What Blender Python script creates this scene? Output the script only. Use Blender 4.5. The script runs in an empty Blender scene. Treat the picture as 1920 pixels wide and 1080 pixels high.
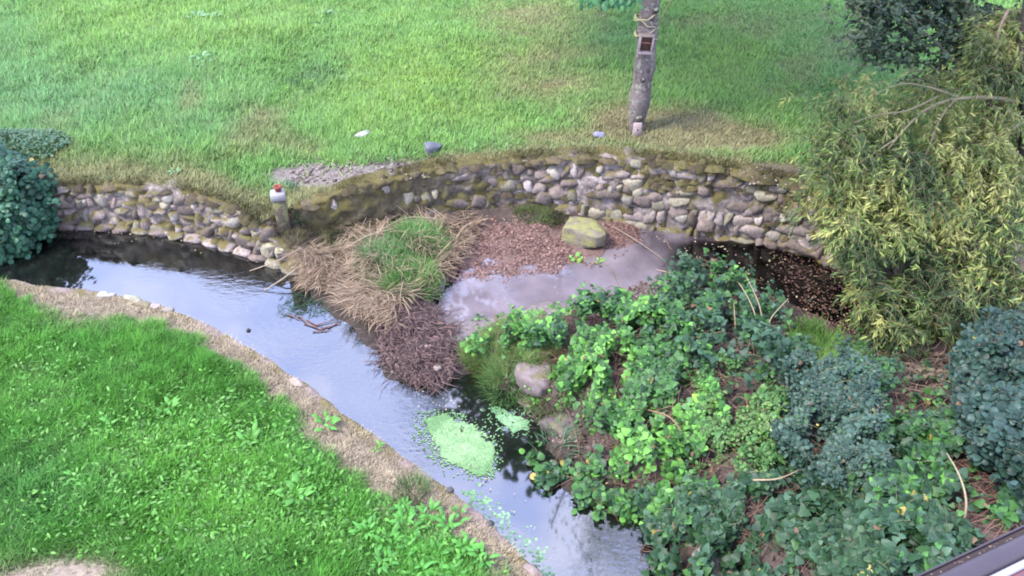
import bpy, math, random
import numpy as np
from mathutils import Vector, Matrix, Quaternion
R = np.random.RandomState(7); random.seed(7)
rad = math.radians

# ---------------------------------------------------------------- camera, light, exposure
sc = bpy.context.scene
F, PITCH, CH = 1507.0, rad(38), 6.0
cd = bpy.data.cameras.new('camera'); cam = bpy.data.objects.new('camera', cd)
sc.collection.objects.link(cam); sc.camera = cam
cam.location = (0, 0, CH); cam.rotation_euler = (rad(90) - PITCH, 0, 0)
cd.sensor_width = 36; cd.lens = F / 1920 * 36; cd.clip_start = 0.05; cd.clip_end = 400
sc.view_settings.view_transform = 'Standard'; sc.view_settings.look = 'None'
sc.view_settings.gamma = 1; sc.view_settings.exposure = 2.3
sc.view_settings.use_curve_mapping = False
SUN_EL, SUN_AZ = rad(52), rad(248)       # azimuth clockwise from +Y (north)
w = bpy.data.worlds.new('World'); sc.world = w; w.use_nodes = True
nt = w.node_tree; nt.nodes.clear()
def N(nt, t, **k):
    n = nt.nodes.new(t)
    for a, b in k.items(): setattr(n, a, b)
    return n
sky = N(nt, 'ShaderNodeTexSky', sky_type='NISHITA', sun_disc=False)
sky.sun_elevation = SUN_EL; sky.sun_rotation = SUN_AZ; sky.air_density = 1.0; sky.dust_density = 1.2
tc = N(nt, 'ShaderNodeTexCoord')
nz = N(nt, 'ShaderNodeTexNoise'); nz.inputs['Scale'].default_value = 3.2; nz.inputs['Detail'].default_value = 6
nz.inputs['Roughness'].default_value = .6
rp = N(nt, 'ShaderNodeValToRGB'); rp.color_ramp.elements[0].position = .47; rp.color_ramp.elements[0].color = (0, 0, 0, 1)
rp.color_ramp.elements[1].position = .68; rp.color_ramp.elements[1].color = (.85, .85, .85, 1)
mx = N(nt, 'ShaderNodeMix', data_type='RGBA'); mx.inputs['B'].default_value = (8.2, 8.2, 9.4, 1)
m0 = N(nt, 'ShaderNodeMix', data_type='RGBA'); m0.inputs['Factor'].default_value = .72; m0.inputs['B'].default_value = (4.7, 5.6, 9.9, 1)
bg = N(nt, 'ShaderNodeBackground'); bg.inputs['Strength'].default_value = 0.14
wo = N(nt, 'ShaderNodeOutputWorld')
nt.links.new(tc.outputs['Generated'], nz.inputs['Vector']); nt.links.new(nz.outputs['Fac'], rp.inputs['Fac'])
nt.links.new(rp.outputs['Color'], mx.inputs['Factor']); nt.links.new(sky.outputs['Color'], m0.inputs['A']); nt.links.new(m0.outputs['Result'], mx.inputs['A'])
nt.links.new(mx.outputs['Result'], bg.inputs['Color']); nt.links.new(bg.outputs['Background'], wo.inputs['Surface'])
sl = bpy.data.lights.new('sun', 'SUN'); sl.energy = 2.0; sl.angle = rad(14); sl.color = (1, .95, .88)
so = bpy.data.objects.new('sun', sl); sc.collection.objects.link(so)
sd = Vector((math.sin(SUN_AZ) * math.cos(SUN_EL), math.cos(SUN_AZ) * math.cos(SUN_EL), math.sin(SUN_EL)))
so.rotation_euler = (-sd).to_track_quat('-Z', 'Y').to_euler()
sc.render.engine = 'CYCLES'
sc.cycles.filter_width = 1.9

# ---------------------------------------------------------------- geometry of the view
FW = np.array([0, math.cos(PITCH), -math.sin(PITCH)]); UP = np.array([0, math.sin(PITCH), math.cos(PITCH)])
def ray(px, py):
    return FW * F + np.array([px - 960, 0, 0]) + UP * (540 - py)
def U(px, py, z=0.0):
    d = ray(px, py); t = (z - CH) / d[2]; return np.array([0, 0, CH]) + d * t
def UY(px, py, Y):
    d = ray(px, py); return np.array([0, 0, CH]) + d * (Y / d[1])
def proj(P):
    P = np.asarray(P, float).reshape(-1, 3); q = P - np.array([0, 0, CH])
    dep = q @ FW; dep = np.where(dep < .05, .05, dep)
    return 960 + F * q[:, 0] / dep, 540 - F * (q @ UP) / dep, dep
def inpoly(px, py, poly):
    px = np.asarray(px); py = np.asarray(py); c = np.zeros(px.shape, bool); n = len(poly)
    for i in range(n):
        x1, y1 = poly[i]; x2, y2 = poly[(i + 1) % n]
        if y1 == y2: continue
        m = ((y1 > py) != (y2 > py)) & (px < (x2 - x1) * (py - y1) / (y2 - y1) + x1); c ^= m
    return c
def _h(ix, iy, s):
    n = (ix.astype(np.int64) * 374761393 + iy.astype(np.int64) * 668265263 + s * 1442695041) & 0x7fffffff
    n = ((n ^ (n >> 13)) * 1274126177) & 0x7fffffff
    return ((n ^ (n >> 16)) & 0xffff) / 65535.0
def noise(x, y, sc_=1.0, s=1, oct_=3):
    x = np.asarray(x, float) * sc_; y = np.asarray(y, float) * sc_; o = 0; a = 1; tot = 0
    for k in range(oct_):
        ix = np.floor(x); iy = np.floor(y); fx = x - ix; fy = y - iy
        fx = fx * fx * (3 - 2 * fx); fy = fy * fy * (3 - 2 * fy)
        v = (_h(ix, iy, s + k) * (1 - fx) + _h(ix + 1, iy, s + k) * fx) * (1 - fy) + (_h(ix, iy + 1, s + k) * (1 - fx) + _h(ix + 1, iy + 1, s + k) * fx) * fy
        o = o + v * a; tot += a; a *= .5; x = x * 2.03 + 7.1; y = y * 2.03 + 3.3
    return o / tot
def ss(x, a, b):
    t = np.clip((np.asarray(x, float) - a) / (b - a), 0, 1); return t * t * (3 - 2 * t)
def lerp(a, b, t): return a + (b - a) * t

# ---------------------------------------------------------------- object helpers
def meta(o, label=None, cat=None, group=None, kind=None):
    if label: o['label'] = label
    if cat: o['category'] = cat
    if group: o['group'] = group
    if kind: o['kind'] = kind
    return o
def link(o, parent=None):
    sc.collection.objects.link(o)
    if parent is not None: o.parent = parent; o.matrix_parent_inverse = Matrix.Identity(4)
    return o
def empty(name, loc=(0, 0, 0), **k):
    o = bpy.data.objects.new(name, None); o.location = Vector(loc); o.empty_display_size = .1
    link(o); return meta(o, **k)
def matl_scale(m): return not m.name.endswith('water')
class B:
    """collects triangles / quads with vertex colours"""
    def __init__(s): s.v = []; s.c = []; s.f = []; s.n = 0
    def add(s, V, Fs, col):
        V = np.asarray(V, np.float32).reshape(-1, 3); col = np.asarray(col, np.float32)
        if col.ndim == 1: col = np.tile(col, (len(V), 1))
        s.v.append(V); s.c.append(col)
        for f in (Fs if isinstance(Fs, list) else [Fs]):
            f = np.asarray(f, np.int64)
            if f.size: s.f.append(f + s.n)
        s.n += len(V)
    def mesh(s, name, mat, smooth=False, origin=None):
        V = np.concatenate(s.v); C = np.concatenate(s.c)
        if origin is not None: V = V - np.asarray(origin, np.float32)
        me = bpy.data.meshes.new(name)
        tot = np.concatenate([np.full(len(f), f.shape[1]) for f in s.f]); idx = np.concatenate([f.ravel() for f in s.f])
        me.vertices.add(len(V)); me.vertices.foreach_set('co', V.astype(np.float32).ravel())
        me.loops.add(len(idx)); me.loops.foreach_set('vertex_index', idx.astype(np.int32))
        me.polygons.add(len(tot)); st = np.concatenate([[0], np.cumsum(tot)[:-1]])
        me.polygons.foreach_set('loop_start', st.astype(np.int32)); me.polygons.foreach_set('loop_total', tot.astype(np.int32))
        if smooth: me.polygons.foreach_set('use_smooth', np.ones(len(tot), bool))
        at = me.color_attributes.new('Col', 'FLOAT_COLOR', 'POINT')
        C4 = np.ones((len(C), 4), np.float32); C4[:, :3] = np.clip(C * (.58 if matl_scale(mat) else 1), 0, 1); at.data.foreach_set('color', C4.ravel())
        me.update(calc_edges=True); me.materials.append(mat); return me
    def obj(s, name, mat, parent=None, smooth=False, origin=None, **k):
        o = bpy.data.objects.new(name, s.mesh(name, mat, smooth, origin))
        if origin is not None and parent is None: o.location = Vector([float(a) for a in origin])
        link(o, parent); return meta(o, **k)

# ---------------------------------------------------------------- materials
def mat(name): 
    m = bpy.data.materials.new(name); m.use_nodes = True; t = m.node_tree; t.nodes.clear()
    return m, t, t.links.new
def leafmat(name, rough=.5, trans=.3, spec=.35):
    m, t, L = mat(name); o = N(t, 'ShaderNodeOutputMaterial'); a = N(t, 'ShaderNodeAttribute', attribute_name='Col')
    p = N(t, 'ShaderNodeBsdfPrincipled'); p.inputs['Roughness'].default_value = rough; p.inputs['Specular IOR Level'].default_value = spec
    tr = N(t, 'ShaderNodeBsdfTranslucent'); mm = N(t, 'ShaderNodeMixShader'); mm.inputs[0].default_value = trans
    g = N(t, 'ShaderNodeNewGeometry'); n = N(t, 'ShaderNodeTexNoise'); n.inputs['Scale'].default_value = 60
    mr = N(t, 'ShaderNodeMapRange'); mr.inputs['To Min'].default_value = .75; mr.inputs['To Max'].default_value = 1.25
    mu = N(t, 'ShaderNodeVectorMath', operation='SCALE')
    L(g.outputs['Position'], n.inputs['Vector']); L(n.outputs['Fac'], mr.inputs['Value']); L(a.outputs['Color'], mu.inputs[0]); L(mr.outputs[0], mu.inputs['Scale'])
    L(mu.outputs[0], p.inputs['Base Color']); L(mu.outputs[0], tr.inputs['Color'])
    L(p.outputs[0], mm.inputs[1]); L(tr.outputs[0], mm.inputs[2]); L(mm.outputs[0], o.inputs[0]); return m
def solidmat(name, rough=.85, nscale=14, bump=.5, amp=(.6, 1.4), spec=.25, moss=None, rand=False, wet=False):
    m, t, L = mat(name); o = N(t, 'ShaderNodeOutputMaterial'); a = N(t, 'ShaderNodeAttribute', attribute_name='Col')
    p = N(t, 'ShaderNodeBsdfPrincipled'); p.inputs['Roughness'].default_value = rough; p.inputs['Specular IOR Level'].default_value = spec
    g = N(t, 'ShaderNodeNewGeometry'); n = N(t, 'ShaderNodeTexNoise'); n.inputs['Scale'].default_value = nscale; n.inputs['Detail'].default_value = 8
    n.inputs['Roughness'].default_value = .65
    mr = N(t, 'ShaderNodeMapRange'); mr.inputs['From Min'].default_value = .3; mr.inputs['From Max'].default_value = .7
    mr.inputs['To Min'].default_value = amp[0]; mr.inputs['To Max'].default_value = amp[1]
    mu = N(t, 'ShaderNodeVectorMath', operation='SCALE')
    L(g.outputs['Position'], n.inputs['Vector']); L(n.outputs['Fac'], mr.inputs['Value']); L(a.outputs['Color'], mu.inputs[0]); L(mr.outputs[0], mu.inputs['Scale'])
    c = mu.outputs[0]
    if rand:
        oi = N(t, 'ShaderNodeObjectInfo'); hs = N(t, 'ShaderNodeHueSaturation'); r2 = N(t, 'ShaderNodeMapRange')
        r2.inputs['To Min'].default_value = .6; r2.inputs['To Max'].default_value = 1.15
        L(oi.outputs['Random'], r2.inputs['Value']); L(r2.outputs[0], hs.inputs['Value']); L(c, hs.inputs['Color']); c = hs.outputs[0]
    if moss:
        n2 = N(t, 'ShaderNodeTexNoise'); n2.inputs['Scale'].default_value = moss[3]; n2.inputs['Detail'].default_value = 5
        sx = N(t, 'ShaderNodeSeparateXYZ'); ma = N(t, 'ShaderNodeMath', operation='MULTIPLY_ADD'); ma.inputs[1].default_value = .16
        m2 = N(t, 'ShaderNodeMapRange', interpolation_type='SMOOTHSTEP'); m2.inputs['From Min'].default_value = moss[1]; m2.inputs['From Max'].default_value = moss[2]
        mi = N(t, 'ShaderNodeMix', data_type='RGBA'); mi.inputs['B'].default_value = (*moss[0], 1)
        L(g.outputs['Position'], n2.inputs['Vector']); L(g.outputs['Normal'], sx.inputs[0]); L(sx.outputs['Z'], ma.inputs[0]); L(n2.outputs['Fac'], ma.inputs[2])
        L(ma.outputs[0], m2.inputs['Value']); L(m2.outputs[0], mi.inputs['Factor']); L(c, mi.inputs['A']); c = mi.outputs['Result']
    L(c, p.inputs['Base Color'])
    b = N(t, 'ShaderNodeBump'); b.inputs['Strength'].default_value = bump; b.inputs['Distance'].default_value = .03
    L(n.outputs['Fac'], b.inputs['Height']); L(b.outputs[0], p.inputs['Normal']); L(p.outputs[0], o.inputs[0]); return m
def plain(name, col, rough=.4, spec=.5, coat=0):
    m, t, L = mat(name); o = N(t, 'ShaderNodeOutputMaterial'); p = N(t, 'ShaderNodeBsdfPrincipled')
    n = N(t, 'ShaderNodeTexNoise'); n.inputs['Scale'].default_value = 40; n.inputs['Detail'].default_value = 6
    tcn = N(t, 'ShaderNodeTexCoord'); mi = N(t, 'ShaderNodeMix', data_type='RGBA')
    mi.inputs['A'].default_value = (*[c * .75 for c in col], 1); mi.inputs['B'].default_value = (*[min(1, c * 1.25) for c in col], 1)
    L(tcn.outputs['Object'], n.inputs['Vector']); L(n.outputs['Fac'], mi.inputs['Factor']); L(mi.outputs['Result'], p.inputs['Base Color'])
    p.inputs['Roughness'].default_value = rough; p.inputs['Specular IOR Level'].default_value = spec; p.inputs['Coat Weight'].default_value = coat
    L(p.outputs[0], o.inputs[0]); return m
def watermat(name, tint, milk, milkcol, ripple=(.0, .12), gloss=1.0):
    m, t, L = mat(name); o = N(t, 'ShaderNodeOutputMaterial'); g = N(t, 'ShaderNodeNewGeometry')
    mp = N(t, 'ShaderNodeMapping'); mp.inputs['Rotation'].default_value = (0, 0, rad(35)); mp.inputs['Scale'].default_value = (1, 2.2, 1)
    n = N(t, 'ShaderNodeTexNoise'); n.inputs['Scale'].default_value = 9; n.inputs['Detail'].default_value = 4
    n3 = N(t, 'ShaderNodeTexNoise'); n3.inputs['Scale'].default_value = .9; n3.inputs['Detail'].default_value = 1
    r3 = N(t, 'ShaderNodeMapRange'); r3.inputs['From Min'].default_value = .45; r3.inputs['From Max'].default_value = .62
    r3.inputs['To Min'].default_value = ripple[0]; r3.inputs['To Max'].default_value = ripple[1]
    b = N(t, 'ShaderNodeBump'); b.inputs['Distance'].default_value = .04
    fr = N(t, 'ShaderNodeFresnel'); fr.inputs['IOR'].default_value = 2.25
    gl = N(t, 'ShaderNodeBsdfGlossy'); gl.inputs['Roughness'].default_value = .04; gl.inputs['Color'].default_value = (1, 1, 1, 1)
    tr = N(t, 'ShaderNodeBsdfTransparent'); tr.inputs['Color'].default_value = (*tint, 1)
    df = N(t, 'ShaderNodeBsdfDiffuse'); df.inputs['Color'].default_value = (*milkcol, 1)
    n4 = N(t, 'ShaderNodeTexNoise'); n4.inputs['Scale'].default_value = 2.2; n4.inputs['Detail'].default_value = 5
    r4 = N(t, 'ShaderNodeMapRange'); r4.inputs['From Min'].default_value = .35; r4.inputs['From Max'].default_value = .7
    r4.inputs['To Min'].default_value = milk[0]; r4.inputs['To Max'].default_value = milk[1]
    m1 = N(t, 'ShaderNodeMixShader'); m2 = N(t, 'ShaderNodeMixShader')
    L(g.outputs['Position'], mp.inputs['Vector']); L(mp.outputs[0], n.inputs['Vector']); L(g.outputs['Position'], n3.inputs['Vector']); L(g.outputs['Position'], n4.inputs['Vector'])
    L(n3.outputs['Fac'], r3.inputs['Value']); L(r3.outputs[0], b.inputs['Strength']); L(n.outputs['Fac'], b.inputs['Height'])
    L(b.outputs[0], gl.inputs['Normal']); L(b.outputs[0], fr.inputs['Normal'])
    L(n4.outputs['Fac'], r4.inputs['Value']); at = N(t, 'ShaderNodeAttribute', attribute_name='Col'); mk = N(t, 'ShaderNodeMath', operation='MULTIPLY'); L(r4.outputs[0], mk.inputs[0]); L(at.outputs['Fac'], mk.inputs[1]); L(mk.outputs[0], m1.inputs[0]); L(tr.outputs[0], m1.inputs[1]); L(df.outputs[0], m1.inputs[2])
    fg = N(t, 'ShaderNodeMath', operation='MULTIPLY'); fg.inputs[1].default_value = gloss; L(fr.outputs[0], fg.inputs[0]); L(fg.outputs[0], m2.inputs[0]); L(m1.outputs[0], m2.inputs[1]); L(gl.outputs[0], m2.inputs[2]); L(m2.outputs[0], o.inputs[0]); return m
M_grass = leafmat('grass_blades', .6, .38, .2)
M_straw = leafmat('dry_grass_blades', .7, .2, .2)
M_leaf = leafmat('glossy_leaf', .5, .25, .24)
M_willow = leafmat('willow_leaf', .55, .35, .2)
M_weed = leafmat('duckweed', .6, .1, .3)
M_litter = leafmat('dead_leaf', .6, .1, .35)
M_soil = solidmat('soil', .95, 18, .8)
M_stone = solidmat('rubble_stone', .9, 22, .7, (.62, 1.35), moss=((.085, .070, .026), .58, .70, 3.2), rand=True)
M_mortar = solidmat('mortar_and_moss', .95, 16, 1.0, (.5, 1.5), moss=((.075, .062, .02), .5, .62, 2.6))
M_rock = solidmat('field_stone', .8, 12, .7, (.7, 1.3), moss=((.085, .075, .035), .60, .80, 7))
M_block = solidmat('mossy_block', .9, 10, .9, (.6, 1.4), moss=((.15, .145, .055), .50, .68, 6))
M_slate = solidmat('blue_stone', .6, 18, .6, (.75, 1.25))
M_bark = solidmat('bark', .9, 26, 1.0, (.55, 1.4), moss=((.17, .17, .12), .56, .64, 14))
M_twig = solidmat('twig_bark', .8, 40, .3, (.7, 1.3))
M_water = watermat('stream_water', (.42, .43, .36), (.05, .25), (.03, .033, .027), (.0, .16))
M_pool = watermat('pool_water', (.42, .4, .38), (.62, 1.0), (.135, .112, .122), (.0, .08), .45)

# ---------------------------------------------------------------- wall lines: (px, y_top, y_base, base_z)
WZ = -.85
A_pts = [(-260, 352, 412, WZ), (-100, 350, 416, WZ), (90, 346, 419, WZ), (180, 346, 424, WZ), (260, 346, 430, WZ), (340, 352, 440, WZ), (400, 365, 452, WZ), (450, 384, 466, WZ), (500, 425, 485, WZ), (540, 462, 500, WZ), (580, 496, 514, WZ)]
B_pts = [(545, 392, 436, -.6), (600, 372, 442, -.72), (680, 345, 434, -.76), (760, 326, 420, -.8), (860, 308, 404, -.83), (960, 298, 398, WZ), (1060, 291, 405, WZ), (1140, 292, 418, WZ), (1220, 298, 428, WZ), (1300, 308, 440, WZ), (1380, 320, 450, WZ), (1440, 334, 460, WZ), (1510, 352, 480, WZ), (1580, 380, 510, WZ), (1660, 410, 545, WZ), (1760, 440, 580, WZ), (1900, 470, 610, WZ), (2150, 500, 640, WZ)]
def wall_line(pts):
    out = []
    for px, yt, yb, bz in pts:
        b = U(px, yb, bz); t = UY(px, yt, b[1] + .10); out.append((b[0], b[1], bz, t[2]))
    a = np.array(out); d = np.concatenate([[0], np.cumsum(np.hypot(np.diff(a[:, 0]), np.diff(a[:, 1])))])
    n = int(d[-1] / .045); s = np.linspace(0, d[-1], n)
    r = np.stack([np.interp(s, d, a[:, k]) for k in range(4)], 1)
    k = np.array([1, 2, 3, 2, 1.]) / 9
    for _ in range(6):
        q = np.stack([np.convolve(np.pad(r[:, j], 2, mode='edge'), k, 'valid') for j in range(4)], 1); r = q
    return s, r
sA, WA = wall_line(A_pts); sB, WB = wall_line(B_pts)
# lawn edge: wall A top until its shoulder, then over to wall B top
ea = WA[proj(np.c_[WA[:, 0], WA[:, 1], WA[:, 3]])[0] < 480]
eb = WB[WB[:, 0] > ea[-1, 0] + .25]
edge = np.concatenate([ea, eb]); EX, EY, EZ = edge[:, 0], edge[:, 1] + .1, edge[:, 3]
def edge_y(x): return np.interp(x, EX, EY)
_gx = np.linspace(-40, 40, 1601); _gz = np.interp(_gx, EX, EZ)
_gz = np.convolve(np.pad(_gz, 15, mode='edge'), np.ones(31) / 31, 'valid')
def zfar(x, y):
    x = np.asarray(x, float); y = np.asarray(y, float); e = edge_y(x); d = np.maximum(y - e, 0)
    z = lerp(np.interp(x, EX, EZ), np.interp(x, _gx, _gz), ss(d, 0, .8))
    # the bank right of wall A's shoulder is worn down
    return z + (noise(x, y, .5, 3) - .5) * .16 * ss(d, .1, 1.5) + .012 * d
def Uf(px, py):
    z = 0
    for _ in range(12): p = U(px, py, z); z = float(zfar(p[0], p[1]))
    return np.array([p[0], p[1], z])
# near bank
NB = [(-500, 470), (-300, 495), (-100, 518), (0, 528), (60, 536), (130, 544), (200, 552), (300, 576), (360, 598), (420, 628), (480, 662), (560, 716), (640, 776), (720, 832), (800, 892), (860, 938), (920, 990), (990, 1062), (1060, 1140), (1200, 1290)]
NZ = -.45
nbw = np.array([U(a, b, NZ)[:2] for a, b in NB])
d = np.concatenate([[0], np.cumsum(np.hypot(*np.diff(nbw, axis=0).T))]); s_ = np.linspace(0, d[-1], 260)
nbw = np.stack([np.interp(s_, d, nbw[:, k]) for k in range(2)], 1)
nbw[:, 1] += (noise(s_, s_ * 0, 3.0, 9) - .5) * .07
def nedge_y(x): return np.interp(x, nbw[:, 0], nbw[:, 1])
def znear(x, y):
    d = np.maximum(nedge_y(x) - y, 0)
    return NZ + .04 * ss(d, 0, .6) + (noise(x, y, .8, 5) - .5) * .12 * ss(d, .1, .8)
def Un(px, py):
    z = NZ
    for _ in range(10): p = U(px, py, z); z = float(znear(p[0], p[1]))
    return np.array([p[0], p[1], z])

# ---------------------------------------------------------------- low ground (stream bed, silt, peninsula)
ctl = """0 480 -1.15;150 460 -1.15;300 450 -1.1;300 520 -1.15;450 500 -1.1;450 600 -1.15;560 560 -1.1;600 640 -1.1;680 720 -1.1;760 780 -1.05;850 850 -1.05;900 780 -1;950 900 -1.05;1050 1000 -1.05;1150 1050 -1.05;1190 1010 -1;900 950 -1.1;1000 1080 -1.1;560 680 -1.15;720 800 -1.1;880 735 -1;200 700 -1.15;500 900 -1.15;700 1000 -1.15;0 900 -1.15;300 800 -1.2;640 680 -1.1;520 530 -1.1
490 398 -.3;525 402 -.32;545 440 -.5;585 478 -.66;600 425 -.6;560 392 -.3;300 300 -1.2;0 300 -1.2;700 300 -1.2;1000 250 -1.2;1300 250 -1.2;1600 350 -1.2;420 360 -1.1;480 350 -.9
620 500 -.7;700 470 -.55;760 450 -.55;820 430 -.62;680 560 -.68;740 560 -.6;700 625 -.8;800 510 -.66;850 460 -.7;640 440 -.68;600 530 -.8;640 580 -.82;720 420 -.68
760 600 -.66;780 660 -.68;820 695 -.78;740 680 -.8;840 640 -.72;800 580 -.74;870 670 -.78
850 580 -.95;920 560 -.95;1000 540 -.95;1100 530 -.95;1170 500 -.95;1250 470 -1;1350 480 -1;1450 500 -1;1550 540 -1;1620 590 -1;1680 620 -.95;860 540 -.9
900 450 -.79;960 440 -.76;1000 420 -.7;1020 480 -.81;950 495 -.82;1165 435 -.78;1100 470 -.8;1000 405 -.6;880 420 -.7;1060 420 -.75;900 500 -.83;1230 430 -.9;1450 480 -.83;1500 500 -.84;1560 520 -.84
900 640 -.75;880 680 -.78;950 640 -.55;950 700 -.7;1020 600 -.65;1000 680 -.5;1080 640 -.4;1050 720 -.5;1010 765 -.74;935 745 -.9;1060 820 -.7;1150 700 -.25;1150 850 -.6;1100 900 -.8;1200 580 -.6;1250 650 -.2;1300 540 -.65;1400 600 -.5;1300 750 -.1;1400 700 -.1;1250 850 -.4;1250 920 -.7;1500 640 -.45;1600 670 -.6;1550 750 0;1400 900 -.1;1300 980 -.55;1270 1060 -.85;1350 1060 -.6;1500 1000 .1;1700 750 -.1;1700 900 .3;1850 750 0;1900 900 .4;1700 1050 .4;1950 1000 .5;1750 680 -.5;1850 620 -.5;2100 700 0;2100 1000 .5;1020 880 -.95;1160 960 -.9;945 785 -1;980 800 -1;1000 830 -1;905 760 -1;1230 1010 -.95"""
cp = []
for a in ctl.replace('\n', ';').split(';'):
    x, y, z = map(float, a.split()); p = U(x, y, z); cp.append(p)
cp = np.array(cp)
def zlow(x, y, rough=True):
    x = np.asarray(x, float); y = np.asarray(y, float); sh = x.shape; x = x.ravel(); y = y.ravel(); out = np.zeros_like(x)
    for i in range(0, len(x), 20000):
        dx = x[i:i + 20000, None] - cp[None, :, 0]; dy = y[i:i + 20000, None] - cp[None, :, 1]
        wgt = 1 / (dx * dx + dy * dy + .004) ** 2.2; out[i:i + 20000] = (wgt * cp[:, 2]).sum(1) / wgt.sum(1)
    if rough: out = out + (noise(x, y, 6, 11) - .5) * .06
    return out.reshape(sh)
def Ul(px, py, off=0):
    z = -.6
    for _ in range(12): p = U(px, py, z); z = .5 * z + .5 * (float(zlow(p[0:1], p[1:2])[0]) + off)
    return np.array([p[0], p[1], z])

# ---------------------------------------------------------------- blades and leaves
def blades(P, h, wd, az, lean, col, seg=2, curl=.6):
    """P base points; h length; wd width; az heading; lean 0 upright..1 flat; returns V,F,C"""
    n = len(P); h = np.broadcast_to(h, n); wd = np.broadcast_to(wd, n); lean = np.broadcast_to(lean, n)
    dirx, diry = np.cos(az), np.sin(az); sx, sy = -diry, dirx
    Vs = []; Cs = []
    for k in range(seg + 1):
        t = k / seg; th = lean * (1.1 * t * curl + (1 - curl) * 1.1 + .15)      # angle from vertical
        if k == 0: X = np.array(P, float)
        else:
            X = X + np.stack([dirx * np.sin(th), diry * np.sin(th), np.cos(th)], 1) * (h / seg)[:, None]
        ww = wd * (1 - t) ** .6 * .5
        if k < seg:
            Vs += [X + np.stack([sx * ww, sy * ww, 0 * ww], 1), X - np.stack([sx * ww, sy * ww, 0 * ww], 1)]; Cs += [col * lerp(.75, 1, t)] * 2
        else: Vs += [X]; Cs += [col]
    m = len(Vs); V = np.stack(Vs, 1).reshape(-1, 3); C = np.stack(Cs, 1).reshape(-1, 3); base = np.arange(n)[:, None] * m
    Fs = []
    for k in range(seg - 1): Fs.append(base + np.array([[2 * k, 2 * k + 1, 2 * k + 3, 2 * k + 2]]))
    Fs.append(base + np.array([[2 * seg - 2, 2 * seg - 1, 2 * seg]]))
    return V, Fs, C
def leafshape(outline, cup=.15, fold=.1):
    o = np.array(outline, float); V = [[0, .45, cup * .3]] + [[x, y, -cup * (x * x + (y - .5) ** 2) + fold * abs(x)] for x, y in o]
    n = len(o); Fs = np.array([[0, 1 + i, 1 + (i + 1) % n] for i in range(n)]); return np.array(V), Fs
T_ivy = leafshape([(0, 0), (.38, -.08), (.52, .22), (.36, .45), (.30, .70), (0, 1.02), (-.30, .70), (-.36, .45), (-.52, .22), (-.38, -.08)], .25, .12)
T_oval = leafshape([(0, 0), (.26, .2), (.34, .5), (.2, .82), (0, 1), (-.2, .82), (-.34, .5), (-.26, .2)], .3, .15)
T_round = leafshape([(0, .02), (.4, .1), (.5, .5), (.3, .88), (0, 1), (-.3, .88), (-.5, .5), (-.4, .1)], .3, .1)
T_lance = (np.array([[0, 0, 0], [.07, .35, .02], [.06, .7, 0.0], [0, 1, -.08], [-.06, .7, 0.0], [-.07, .35, .02], [0, .5, -.015]]), np.array([[0, 1, 6], [1, 2, 6], [2, 3, 6], [3, 4, 6], [4, 5, 6], [5, 0, 6]]))
T_dock = leafshape([(0, 0), (.07, .12), (.16, .4), (.14, .7), (0, 1), (-.14, .7), (-.16, .4), (-.07, .12)], .5, .2)
T_herb = (T_oval[0] * [.62, 1, 1], T_oval[1])
def frames(nrm, az):
    nrm = nrm / np.linalg.norm(nrm, axis=1)[:, None]
    t = np.stack([np.cos(az), np.sin(az), 0 * az], 1); y = t - nrm * (t * nrm).sum(1)[:, None]
    y /= np.linalg.norm(y, axis=1)[:, None] + 1e-9; x = np.cross(y, nrm); return x, y, nrm
def leaves(T, P, nrm, az, size, col, ydir=None):
    V, Fs = T; n = len(P); size = np.broadcast_to(size, n)
    if ydir is not None:
        y = ydir / np.linalg.norm(ydir, axis=1)[:, None]; x = np.cross(y, nrm); x /= np.linalg.norm(x, axis=1)[:, None] + 1e-9; z = np.cross(x, y)
    else: x, y, z = frames(nrm, az)
    W = P[:, None, :] + size[:, None, None] * (V[None, :, 0:1] * x[:, None, :] + V[None, :, 1:2] * y[:, None, :] + V[None, :, 2:3] * z[:, None, :])
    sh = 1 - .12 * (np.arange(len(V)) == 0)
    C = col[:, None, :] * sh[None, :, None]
    Fa = (np.arange(n)[:, None, None] * len(V) + Fs[None]).reshape(-1, 3)
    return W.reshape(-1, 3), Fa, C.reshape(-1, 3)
def tube(P, r0, r1, sides=6, jit=0):
    P = np.asarray(P, float); n = len(P); T = np.gradient(P, axis=0); T /= np.linalg.norm(T, axis=1)[:, None] + 1e-9
    ref = np.array([0, 0, 1.]) if abs(T[0, 2]) < .8 else np.array([1., 0, 0]); a = np.cross(T, ref); a /= np.linalg.norm(a, axis=1)[:, None] + 1e-9; b = np.cross(T, a)
    r = np.linspace(r0, r1, n) if np.isscalar(r0) else np.asarray(r0); th = np.linspace(0, 2 * np.pi, sides, endpoint=False)
    rr = r[:, None] * (1 + (R.rand(n, sides) - .5) * jit)
    V = P[:, None] + rr[..., None] * (np.cos(th)[None, :, None] * a[:, None] + np.sin(th)[None, :, None] * b[:, None])
    i = np.arange(n - 1)[:, None] * sides; k = np.arange(sides)[None]; k2 = (k + 1) % sides
    Fq = np.stack([i + k, i + k2, i + sides + k2, i + sides + k], -1).reshape(-1, 4)
    V = np.concatenate([V.reshape(-1, 3), P[:1], P[-1:]]); c0 = n * sides
    caps = np.concatenate([np.stack([np.full(sides, c0), k2[0], k[0]], 1), np.stack([np.full(sides, c0 + 1), (n - 1) * sides + k[0], (n - 1) * sides + k2[0]], 1)])
    return V, [Fq, caps]
def smoothline(pts, n):
    pts = np.asarray(pts, float); d = np.concatenate([[0], np.cumsum(np.linalg.norm(np.diff(pts, axis=0), axis=1))]); s = np.linspace(0, d[-1], n)
    q = np.stack([np.interp(s, d, pts[:, k]) for k in range(3)], 1)
    for _ in range(3): q[1:-1] = (q[:-2] + 2 * q[1:-1] + q[2:]) / 4
    return q
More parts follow.
